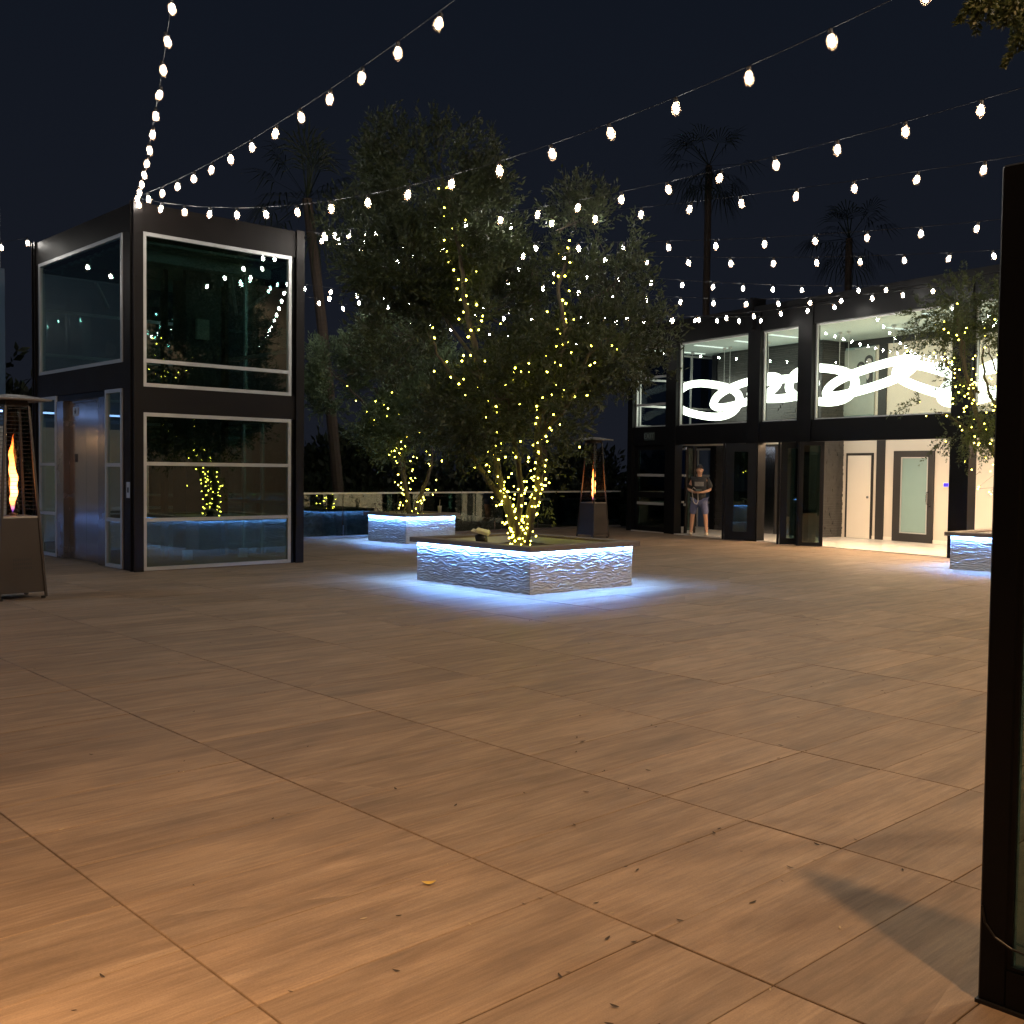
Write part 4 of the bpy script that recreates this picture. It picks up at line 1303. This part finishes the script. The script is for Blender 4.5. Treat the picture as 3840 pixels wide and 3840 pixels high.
low = [(P_[:int(len(P_) * .42)], rad, 1.0) for P_, rad, lit in built1[:3]]
fp = [Vector(base1) + p for p in spiral_lights(low, rg, 24.0, .02, .022)]
fairy('second denser string of yellow fairy lights round the lower trunks of the big olive tree', base1, fp[:140])

# ---- olive tree in the planter by the railing
S2 = 168.0
base2 = (14.45, 18.75, .54)
b2 = lambda x, y, b_=0.0: bl(x, y, b_, 1563, 1925, S2)
limbs2 = [([b2(1560, 1940), b2(1540, 1830), b2(1530, 1740), b2(1515, 1650), b2(1480, 1560), b2(1420, 1440)], .07, .02, 1.0),
          ([b2(1566, 1940), b2(1590, 1860), b2(1620, 1780), b2(1640, 1700), b2(1625, 1600), b2(1650, 1500)], .06, .02, 1.0),
          ([b2(1540, 1830, -.2), b2(1520, 1700, -.3), b2(1500, 1600, -.3), b2(1440, 1500, -.3)], .04, .01, .9),
          ([b2(1500, 1640), b2(1400, 1520), b2(1300, 1420), b2(1220, 1360)], .04, .01, .12)]
l2 = lambda x, y, b_, rx, rb, rz, dens=1.0: (b2(x, y, b_), (rx / S2, rb, rz / S2), dens)
lobes2 = [l2(1300, 1400, 0, 130, .8, 110), l2(1220, 1350, 0, 75, .5, 60, .8), l2(1440, 1420, .2, 170, 1.0, 150), l2(1410, 1570, 0, 130, .8, 80, .8), l2(1560, 1540, .2, 180, 1.0, 130), l2(1510, 1650, 0, 120, .7, 60, .8),
          l2(1660, 1450, .3, 160, 1.0, 150), l2(1500, 1290, .3, 180, .9, 130), l2(1660, 1640, .2, 100, .6, 60, .8), l2(1240, 1450, .1, 90, .5, 70, .8), l2(1540, 1660, -.6, 130, .4, 60, .6), l2(1630, 1590, -.6, 110, .4, 70, .6), l2(1300, 1500, 0, 110, .6, 70, .8), l2(1700, 1560, .4, 110, .6, 90, .9)]
t2, built2 = olive_tree(base2, 'smaller olive tree with fairy lights growing in the planter by the railing', limbs2, lobes2, 360, M['leaf2'], 13, .32, .105, .017, 52)
fp = [Vector(base2) + p for p in spiral_lights(built2, rg, 15.0, .03, .06)]
fairy('yellow fairy lights wound round the smaller olive tree by the railing', base2, fp[:200])

# ---- feathery conifer in the right-hand planter
S3 = 216.0
base3 = (18.9, 7.05, .52)
b3 = lambda x, y, b_=0.0: bl(x, y, b_, 3850, 2020, S3)
F0 = frame_to_world((0, 0, 0))
t3 = empty('juniper_tree', base3, 0, 'feathery juniper tree with fairy lights in the right hand planter', 'tree')
rng3 = np.random.default_rng(77)
built3 = []
limbs3 = [([b3(3850, 2040), b3(3790, 1930), b3(3720, 1800), b3(3700, 1710), b3(3640, 1620), b3(3600, 1480), b3(3560, 1330), b3(3540, 1180)], .08, .02, 1.0),
          ([b3(3700, 1710), b3(3730, 1640), b3(3690, 1540), b3(3650, 1420), b3(3640, 1310)], .04, .015, 1.0),
          ([b3(3650, 1630), b3(3570, 1600), b3(3510, 1560), b3(3480, 1550)], .03, .01, .9), ([b3(3600, 1480), b3(3530, 1400), b3(3490, 1330)], .025, .008, .8),
          ([b3(3600, 1480, -.3), b3(3550, 1440, -.4), b3(3530, 1300, -.4)], .025, .008, .9), ([b3(3700, 1600, -.3), b3(3690, 1480, -.4), b3(3640, 1380, -.4), b3(3610, 1300, -.4)], .025, .008, 1.0)]
for i, (pts, r0, r1, lit) in enumerate(limbs3):
    P_, rad = limb([F0(*p) for p in pts], r0, r1, rng3, 5, .015)
    MB().tube(P_, rad, 8).build('trunk' if i == 0 else 'branch', M['bark'], t3, local=True, smooth=True)
    built3.append((P_, rad, lit))


def sprays(tips, rng, n_needles, ln, size, width):
    """drooping feathery sprays: axis curves out and down, needles along it"""
    cs, ds = [], []
    for (p, d) in tips:
        d = d / (np.linalg.norm(d) + 1e-9)
        t = rng.uniform(0, 1, n_needles)
        L_ = ln * rng.uniform(.6, 1.3)
        ax = p + d * (t * L_)[:, None] + np.array([0, 0, -1.0]) * ((t ** 2) * L_ * .22)[:, None]
        r = rng.normal(0, 1, (n_needles, 3))
        side = r - (r @ d)[:, None] * d
        side /= np.linalg.norm(side, axis=1)[:, None] + 1e-9
        cs.append(ax + side * (.05 * L_ * (1 - t) * rng.uniform(0, 1, n_needles))[:, None])
        ds.append(d * .9 + side * .8)
    return leaves(np.concatenate(cs), np.concatenate(ds), size, width, rng, .3)


l3 = lambda x, y, b_, rx, rb, rz, dens=1.0: (b3(x, y, b_), (rx / S3, rb, rz / S3), dens)
lobes3 = [l3(3560, 1180, 0, 100, .6, 110), l3(3470, 1200, 0, 90, .5, 50, .9), l3(3400, 1190, -.1, 50, .3, 25, .6), l3(3450, 1280, -.1, 90, .4, 40, .6), l3(3600, 1350, 0, 110, .6, 150, 1.2), l3(3690, 1180, .1, 70, .5, 110, .8), l3(3700, 1330, .2, 60, .5, 90, .5),
          l3(3620, 1520, 0, 110, .6, 110, 1.1), l3(3470, 1580, 0, 90, .5, 60, .9), l3(3430, 1530, 0, 60, .4, 30, .7), l3(3720, 1560, .1, 80, .5, 130, .8), l3(3560, 1640, 0, 90, .5, 50, .9), l3(3820, 1250, .1, 120, .7, 200, .8)]
tp, td = lobes_to_twigs(lobes3, rng3, 300, .3)
td = td + np.array([0, 0, -.15])
tips = [(tp[i], td[i] + rng3.normal(0, .3, 3)) for i in range(len(tp))]
V, Fq = sprays(tips, rng3, 30, .36, .060, .011)
fast_mesh('crown', np_frame((0, 0, 0), V), Fq, M['leaf3'], t3)
fp = [Vector(base3) + p for p in spiral_lights(built3, rg, 19.0, .05, .07)]
fairy('yellow fairy lights wound through the juniper tree at right', base3, fp[:260])

# ---- juniper branch reaching in at the upper right corner from a tree beside the screen
t4 = empty('juniper_tree', (5.6, 1.35, 0), 0, 'near juniper whose drooping sprays hang into the upper right corner', 'tree')
rng4 = np.random.default_rng(91)
P_, rad = limb([(0, 0, 0), (.05, 0, 1.2), (0, .05, 2.6), (-.1, .1, 3.8), (0, 0, 4.5)], .10, .03, rng4, 5, .01)
MB().tube(P_, rad, 9).build('trunk', M['bark'], t4, local=True, smooth=True)
P_, rad = limb([(-.05, .08, 3.3), (-.45, .3, 3.7), (-.85, .5, 3.75), (-1.05, .62, 3.68)], .03, .008, rng4, 5, .01)
MB().tube(P_, rad, 7).build('branch', M['bark'], t4, local=True, smooth=True)
tips = []
o4 = np.array((5.6, 1.35, 0))
def ray_pt(x, y, dist):
    d = fw + rt2 * ((x - 1920) / 3941.6) - up2 * ((y - 1920) / 3941.6)
    return np.array(Vector((0, 0, 1.6)) + d * dist) - o4
for (x, y, n) in ((3685, -40, 8), (3750, -60, 8), (3835, -10, 12), (3850, 90, 6), (3880, -60, 12), (3910, 60, 12)):
    for q in range(n):
        p = ray_pt(x + rng4.normal(0, 22), y + rng4.normal(0, 18), 4.6 + rng4.uniform(-.3, .5))
        d = np.array(-CR) * .35 + np.array([0, 0, -.75]) + rng4.normal(0, .3, 3)
        tips.append((p, d))
for q in range(110):
    p = np.array([rng4.normal(0, .28), rng4.normal(-.2, .28), rng4.uniform(2.9, 4.5)])
    tips.append((p, np.array([p[0], p[1], -.4]) + rng4.normal(0, .2, 3)))
V, Fq = sprays(tips, rng4, 110, .12, .030, .007)
fast_mesh('crown', V, Fq, M['leaf3'], t4)

# ---- palms and dark trees beyond the railing
def palm(x, y, z0, h, crown_r, label, lean=(0, 0), seed=1, trunk_r=.2):
    rng = np.random.default_rng(seed)
    t = empty('palm_tree', (x, y, z0), 0, label, 'palm tree', 'palms beyond the terrace')
    n = 22
    pts = [Vector((lean[0] * (k / n) ** 1.5, lean[1] * (k / n) ** 1.5, h * k / n)) for k in range(n + 1)]
    rad = [trunk_r * (1.25 if k == 0 else 1) * (1 - .25 * k / n) * (1 + .05 * (k % 2)) for k in range(n + 1)]
    MB().tube(pts, rad, 10).build('trunk', M['pbark'], t, local=True)
    top = np.array(pts[-1])
    Vs, Fs, nv = [], [], 0
    for k in range(26):
        az = rng.uniform(0, 2 * math.pi); el = rng.uniform(-1.1, 1.25)
        d = np.array([math.cos(az) * math.cos(el), math.sin(az) * math.cos(el), math.sin(el)])
        ctr = top + d * crown_r * rng.uniform(.35, .55)
        side = np.cross(d, [0, 0, 1.0]); side /= np.linalg.norm(side) + 1e-9
        upv = np.cross(side, d)
        nb = 11
        for q in range(nb):
            a = (q / (nb - 1) - .5) * 2.6
            bd_ = d * math.cos(a) + side * math.sin(a)
            L_ = crown_r * .52 * (1 - .25 * abs(a) / 1.3)
            wv = np.cross(bd_, upv) * crown_r * .009
            tip = ctr + bd_ * L_ + np.array([0, 0, -.18 * crown_r * rng.uniform(.4, 1.4)])
            mid = ctr + bd_ * L_ * .55 + upv * .02
            Vs += [ctr, mid + wv, tip, mid - wv]
            Fs.append((nv, nv + 1, nv + 2, nv + 3)); nv += 4
        wv = side * .02
        Vs += [top - wv, top + wv, ctr + wv, ctr - wv]; Fs.append((nv, nv + 1, nv + 2, nv + 3)); nv += 4
    fast_mesh('crown', np.array(Vs), np.array(Fs), M['palm'], t)
    return t


palm(16.45, 24.0, -5.5, 14.2, 2.2, 'palm with pale ringed trunk beyond the railing behind the tower side', (-1.35, .2), 3, .17)
palm(22.75, 22.6, -5.5, 13.2, 1.7, 'palm with slim leaning trunk beside the lobby corner', (-.45, .4), 4, .16)
palm(30.5, 22.7, -5.5, 17.9, 2.1, 'tall palm silhouette above the lobby roof, the higher one', (0, 0), 5, .15)
palm(33.2, 18.75, -5.5, 15.2, 2.0, 'palm silhouette above the lobby roof, the lower one', (0, 0), 6, .15)


def dark_tree(x, y, z0, h, r, label, seed, slim=1.0):
    rng = np.random.default_rng(seed)
    t = empty('dark_tree', (x, y, z0), 0, label, 'tree', 'dark trees beyond the terrace')
    MB().tube([(0, 0, 0), (.1, 0, h * .4), (0, .1, h * .75)], [.2, .15, .06], 8).build('trunk', M['bark'], t, local=True)
    lb_ = [((0, 0, h * .62), (r, r, h * .38), 1.0), ((r * .5, .3, h * .5), (r * .6, r * .6, h * .25), 1.0), ((-r * .5, -.3, h * .45), (r * .6, r * .6, h * .25), 1.0)]
    tp, td = lobes_to_twigs(lb_, rng, 30.0 / max(.3, r * .4), .35)
    V, Fq = twig_leaves(tp, td, rng, 9, .7, .30, .07)
    fast_mesh('crown', V, Fq, M['dleaf'], t)


for k, (x, y, z0, h, r, lab) in enumerate((
        (12.8, 27.0, -5.5, 9.4, 1.6, 'narrow dark cypress shape beyond the railing right of the tower'), (15.0, 28.5, -5.5, 7.9, 2.6, 'round dark tree mass behind the small planter'),
        (19.5, 28.5, -5.5, 8.0, 2.8, 'dark tree mass low behind the big olive tree'), (24.0, 27.5, -5.5, 7.6, 2.6, 'dark tree mass behind the far heater'),
        (10.0, 29.0, -5.5, 8.2, 2.6, 'dark tree mass seen through the tower glass'), (8.6, 27.2, -5.5, 9.6, 1.5, 'dark tree between the blue panel wall and the tower'), (6.0, 31.0, -5.5, 9.0, 2.6, 'dark tree far behind the left corner of the tower'), (28.0, 26.5, -5.5, 7.8, 2.4, 'dark tree mass behind the lobby corner'))):
    dark_tree(x, y, z0, h, r, lab, 200 + k)

# blue-grey panel wall at the far left edge
bw = empty('panel_wall', (5.5, 23.0, 0), 0, 'tall blue grey panel wall at the far left edge', 'wall')
MB().box(3.2, 7.16, 22.9, 23.15, 2.4, 5.6).build('panel', M['blueglass'], bw)
MB().box(3.2, 7.16, 22.9, 23.15, -5.5, 2.397).build('lower_wall', M['wall'], bw)
MB().box(4.2, 4.4, 22.80, 22.899, 2.2, 2.34).build('added_wall_lamp', M['bronze'], bw)  # added unseen lamp, so the elevator doors mirror a warm wall
MB().box(4.22, 4.38, 22.81, 22.89, 2.188, 2.1995).build('added_lamp_lens', emat('added_warm_lamp', (1.0, .56, .24), 60.0), bw)
MB().box(3.2, 7.10, 22.86, 22.899, 2.66, 2.74).build('assumed_light_trough', M['black'], bw)  # assumed trough, read off the bright line mirrored in the elevator doors
MB().box(3.22, 7.08, 22.83, 22.858, 2.68, 2.72).build('led_strip', M['led_dim'], bw)  # strip assumed along with the trough, out of view
MB().box(7.02, 7.09, 22.95, 23.05, 5.6, 6.85).build('mast', M['alu'], bw)

# shrubs and small things in the planters
def shrub(x, y, z, r, h, label, seed, lm='shrub'):
    rng = np.random.default_rng(seed)
    t = empty('shrub', (x, y, z), 0, label, 'shrub', 'dark shrubs in the planters')
    tb = MB()
    for k in range(7):
        a = rng.uniform(0, 6.28)
        tb.tube([(0, 0, 0), (math.cos(a) * r * .5, math.sin(a) * r * .5, h * .6)], [.012, .004], 5)
    tb.build('stems', M['bark'], t, local=True)
    tp, td = lobes_to_twigs([((0, 0, h * .5), (r, r, h * .55), 1.0)], rng, 900, .3)
    V, Fq = twig_leaves(tp, td, rng, 6, .10, .045, .011)
    fast_mesh('foliage', V, Fq, M[lm], t)


shrub(14.12, 18.72, .52, .42, .44, 'wide dark shrub on the left half of the small planter', 31)
shrub(14.02, 19.25, .52, .30, .36, 'dark shrub at the back left of the small planter', 32)
shrub(15.0, 19.15, .52, .17, .62, 'spiky dark plant at the right corner of the small planter', 33)

cp = empty('drink_cup', (14.80, 18.19, .645), 0, 'pale drink cup with straw left on the small planter rim', 'cup')
MB().lathe([(0, 0), (.033, 0), (.045, .15), (.048, .155), (.044, .158), (0, .156)], 16).build('cup_body', M['paper'], cp, local=True, smooth=True)
MB().tube([(.0, 0, .15), (.01, 0, .30)], .005, 6).build('straw', M['paper'], cp, local=True)

sp = empty('garden_spotlight', (10.02, 11.35, .50), R(40), 'dark garden spotlight with pale hood in the large planter', 'spotlight')
MB().tube([(0, 0, 0), (0, 0, .09)], .018, 8).lathe([(0, 0), (.06, 0), (.06, .015), (0, .02)], 12).build('stake', M['phone'], sp, local=True)
o = MB().lathe([(0, -.09), (.075, -.08), (.085, .06), (.07, .075), (0, .07)], 14).build('housing', M['phone'], sp, local=True, smooth=True)
o.location = (0, 0, .12); o.rotation_euler = (R(75), 0, 0)
o = MB().cbox(-.10, .10, -.11, .09, 0, .05, .012).cbox(-.10, .10, .09, .15, 0, .012, .003).build('hood', M['paper'], sp, local=True)
o.location = (0, 0, .20); o.rotation_euler = (R(14), R(-6), 0)
MB().box(.105, .15, -.02, .02, .0, .19).build('bracket', M['paper'], sp, local=True)

# ================================================================ fallen leaves
def leaf_mesh(name, ln, wd, mat, curl):
    mb = MB()
    n = 5
    top = []
    for k in range(n + 1):
        u = k / n
        w_ = wd * math.sin(math.pi * min(.98, max(.02, u))) ** .8
        z = curl * ln * (u - .5) ** 2 * 1.6 + .002
        top.append((u * ln - ln / 2, w_, z))
    vs = [(x, -y, z + .25 * y) for x, y, z in top] + [(x, 0, z) for x, y, z in top] + [(x, y, z + .25 * y) for x, y, z in top]
    fs = []
    for r in range(2):
        for k in range(n):
            fs.append((r * 6 + k, r * 6 + k + 1, (r + 1) * 6 + k + 1, (r + 1) * 6 + k))
    mb.add(vs, fs)
    return mb.build(name, mat)


lr = random.Random(12)
protos = {}
def fallen(kind, x, y, label, group, ln, wd, mat, curl):
    if kind not in protos:
        o = leaf_mesh('fallen_leaf', ln, wd, mat, curl)
        protos[kind] = o
    else:
        o = dup(protos[kind])
    tag(o, label, 'leaf', group)
    o.location = (x, y, .001)
    o.rotation_euler = (lr.uniform(-.15, .15), lr.uniform(-.1, .1), lr.uniform(0, 6.28))
    s_ = lr.uniform(.3, .8)
    o.scale = (s_, s_, s_)
    return o
cnt = 0
while cnt < 170:
    az = yaw + R(lr.uniform(-25, 25)); d = 2.3 + 10.0 * lr.random() ** 1.1
    if lr.random() < .45: az = yaw + R(lr.uniform(-23, -2))
    x, y = d * math.cos(az), d * math.sin(az)
    if lr.random() < .5:                       # swept into the joints
        y = OY + TY * round((y - OY) / TY) + lr.uniform(-.012, .012)
    if 9.2 < x < 11.6 and 9.5 < y < 12.3: continue
    if x > 17.7 or y > 15.2: continue
    if 3.1 < x < 3.35 and y < 1.4: continue
    if lr.random() < .78:
        fallen('dark', x, y, 'small dark dry leaf curled on the wood look tiles', 'dark dry leaves scattered over the terrace', .046, .0075, M['dry'], .25)
    else:
        fallen('pale', x, y, 'small pale straw coloured leaf lying on the tiles', 'pale dry leaves scattered over the terrace', .036, .006, M['pale_leaf'], .2)
    cnt += 1
o = fallen('yellow', 2.51, 3.13, 'single bright yellow leaf on the tiles in the foreground', None, .055, .016, M['yellow_leaf'], .5)
o.scale = (1, 1, 1); o.rotation_euler = (0, 0, R(-35))

# ================================================================ the man in the doorway
def skin_obj(name, V, E, Rr, mat, parent, sub_=2):
    me = bpy.data.meshes.new(name)
    me.from_pydata(V, E, [])
    o = link(name, me, mat, parent)
    md = o.modifiers.new('skin', 'SKIN')
    md.use_smooth_shade = True
    lay = me.skin_vertices[0].data
    for i, r in enumerate(Rr):
        lay[i].radius = (r, r) if not isinstance(r, tuple) else r
        lay[i].use_root = (i == 0)
    sb = o.modifiers.new('subdivision', 'SUBSURF'); sb.levels = sub_; sb.render_levels = sub_
    return o


man = empty('person', (0, 0, 0), 0, 'man in black printed t-shirt and blue shorts standing in the lobby doorway holding a controller', 'person')
man.matrix_world = bd.matrix_basis @ Matrix.Translation((.16, 3.43, .018)) @ Matrix.Rotation(math.pi + TH + R(31), 4, 'Z')
# figure frame: +x faces the viewer, +y is the figure's left (viewer's right), z up
V, E, Rr = [], [], []
def add(p, r, to=None):
    V.append(p); Rr.append(r)
    if to is not None: E.append((to, len(V) - 1))
    return len(V) - 1
pel = add((0, 0, .95), (.098, .125))
sp1 = add((.01, 0, 1.12), (.085, .110), pel)
chs = add((.0, 0, 1.30), (.095, .140), sp1)
nb_ = add((-.01, 0, 1.46), (.075, .10), chs)
nk = add((.01, 0, 1.525), .056, nb_)
hd0 = add((.035, 0, 1.60), (.078, .066), nk)
hd1 = add((.042, 0, 1.668), (.098, .080), hd0)
hd2 = add((.025, 0, 1.735), (.080, .066), hd1)
ns = add((.125, 0, 1.645), .014, hd1)
FNG = []
for sgn in (1, -1):
    sh = add((-.005, sgn * .175, 1.425), .062, chs)
    el = add((-.02, sgn * .275, 1.155), .045, sh)
    wr = add((.20, sgn * .105, 1.095), .031, el)
    pm = add((.265, sgn * .055, 1.105), (.036, .022), wr)
    for j in range(4):
        ln = (.075, .085, .08, .062)[j]
        f1 = add((.285 + .004 * j, sgn * (.03 - .002 * j), 1.14 - .021 * j), .0095, pm)
        f2 = add((.30, sgn * (.03 - ln * .5), 1.143 - .021 * j), .0088, f1)
        f3 = add((.288, sgn * (.03 - ln * .85), 1.143 - .021 * j), .0078, f2)
    th1 = add((.262, sgn * .04, 1.145), .012, pm)
    th2 = add((.265, sgn * .012, 1.165), .010, th1)
    hip = add((0, sgn * .105, .88), .098, pel)
    kn_ = add((.025, sgn * .165, .50), .060, hip)
    cf = add((-.01, sgn * .178, .34), .058, kn_)
    an = add((-.01, sgn * .195, .09), .036, cf)
    toe = add((.10, sgn * .215, .045), .034, an)
skin_obj('body', V, E, Rr, M['skin'], man)
# shirt
V, E, Rr = [], [], []
a0_ = add((0, 0, .84), (.150, .185)); a = add((0, 0, .95), (.148, .182), a0_); b_ = add((.01, 0, 1.10), (.138, .172), a); c_ = add((0, 0, 1.30), (.146, .205), b_); d_ = add((-.008, 0, 1.455), (.088, .115), c_)
for sgn in (1, -1):
    s_ = add((-.005, sgn * .185, 1.415), .098, c_); e_ = add((-.012, sgn * .238, 1.28), .100, s_); add((-.016, sgn * .264, 1.185), .092, e_)
skin_obj('shirt', V, E, Rr, M['tshirt'], man)
MB().box(.136, .146, -.11, .12, 1.25, 1.36).build('shirt_print', M['print'], man, local=True, bevel=.002)
V, E, Rr = [], [], []
a = add((0, 0, .95), (.140, .172))
for sgn in (1, -1):
    h1 = add((0, sgn * .105, .85), .118, a); h2 = add((.012, sgn * .145, .66), .100, h1); add((.024, sgn * .163, .50), .092, h2)
skin_obj('shorts', V, E, Rr, M['shorts'], man)
for sgn in (1, -1):
    V, E, Rr = [], [], []
    a = add((-.045, sgn * .190, .045), (.045, .040)); b_ = add((.06, sgn * .205, .045), (.045, .040), a); add((.15, sgn * .222, .034), (.036, .030), b_); add((-.03, sgn * .19, .10), .046, a)
    skin_obj('shoe', V, E, Rr, M['shoe'], man)
# hair, ears, eyes, brows, mouth
hm = MB()
nu, nv_ = 16, 7
for i in range(nv_ + 1):
    ph = (i / nv_) * R(82)
    for k in range(nu):
        a = 2 * math.pi * k / nu
        rr_ = math.cos(math.pi / 2 - ph)
        drop = .0 if math.cos(a) > .35 else .03
        hm.v.append((.018 + .104 * rr_ * math.cos(a), .084 * rr_ * math.sin(a), 1.700 + .108 * math.cos(ph) - drop * (i / nv_)))
for i in range(nv_):
    for k in range(nu):
        l = (k + 1) % nu
        hm.f.append((i * nu + k, (i + 1) * nu + k, (i + 1) * nu + l, i * nu + l))
hm.build('hair', M['hair'], man, local=True, smooth=True)
for sgn in (1, -1):
    MB().lathe([(0, -.03), (.010, -.024), (.014, 0), (.011, .022), (0, .03)], 8, (.025, sgn * .080, 1.655)).build('ear', M['skin'], man, local=True, smooth=True)
    MB().lathe([(0, -.007), (.009, -.004), (.009, .004), (0, .007)], 8, (.114, sgn * .031, 1.672)).build('eye', M['eye'], man, local=True)
    MB().box(.112, .124, sgn * .031 - .018, sgn * .031 + .018, 1.690, 1.698).build('eyebrow', M['hair'], man, local=True)
MB().box(.106, .117, -.022, .022, 1.606, 1.616).build('mouth', M['lip'], man, local=True)
pho = empty('game_controller', (0, 0, 0), 0, 'black handheld controller held in both hands of the man', 'controller')
pho.matrix_world = man.matrix_basis @ Matrix.Translation((.285, 0, 1.155))
MB().cbox(-.02, .02, -.085, .085, -.035, .025, .008).build('controller_body', M['phone'], pho, local=True)
MB().box(.0202, .023, -.06, .06, -.02, .014).build('screen', M['signtx'], pho, local=True)
cb_ = MB().tube([(.27, -.03, 1.13), (.25, -.12, 1.22), (.20, -.17, 1.17), (.19, -.15, 1.0), (.19, -.125, .86), (.20, -.085, .80), (.21, -.035, .80), (.22, -.005, .87), (.24, -.01, 1.0), (.27, -.01, 1.10)], .009, 7)
cbo = cb_.build('charging_cable', M['cable'], None)
tag(cbo, 'pale looped cable hanging from the hands of the man', 'cable')
cbo.matrix_world = man.matrix_basis.copy()
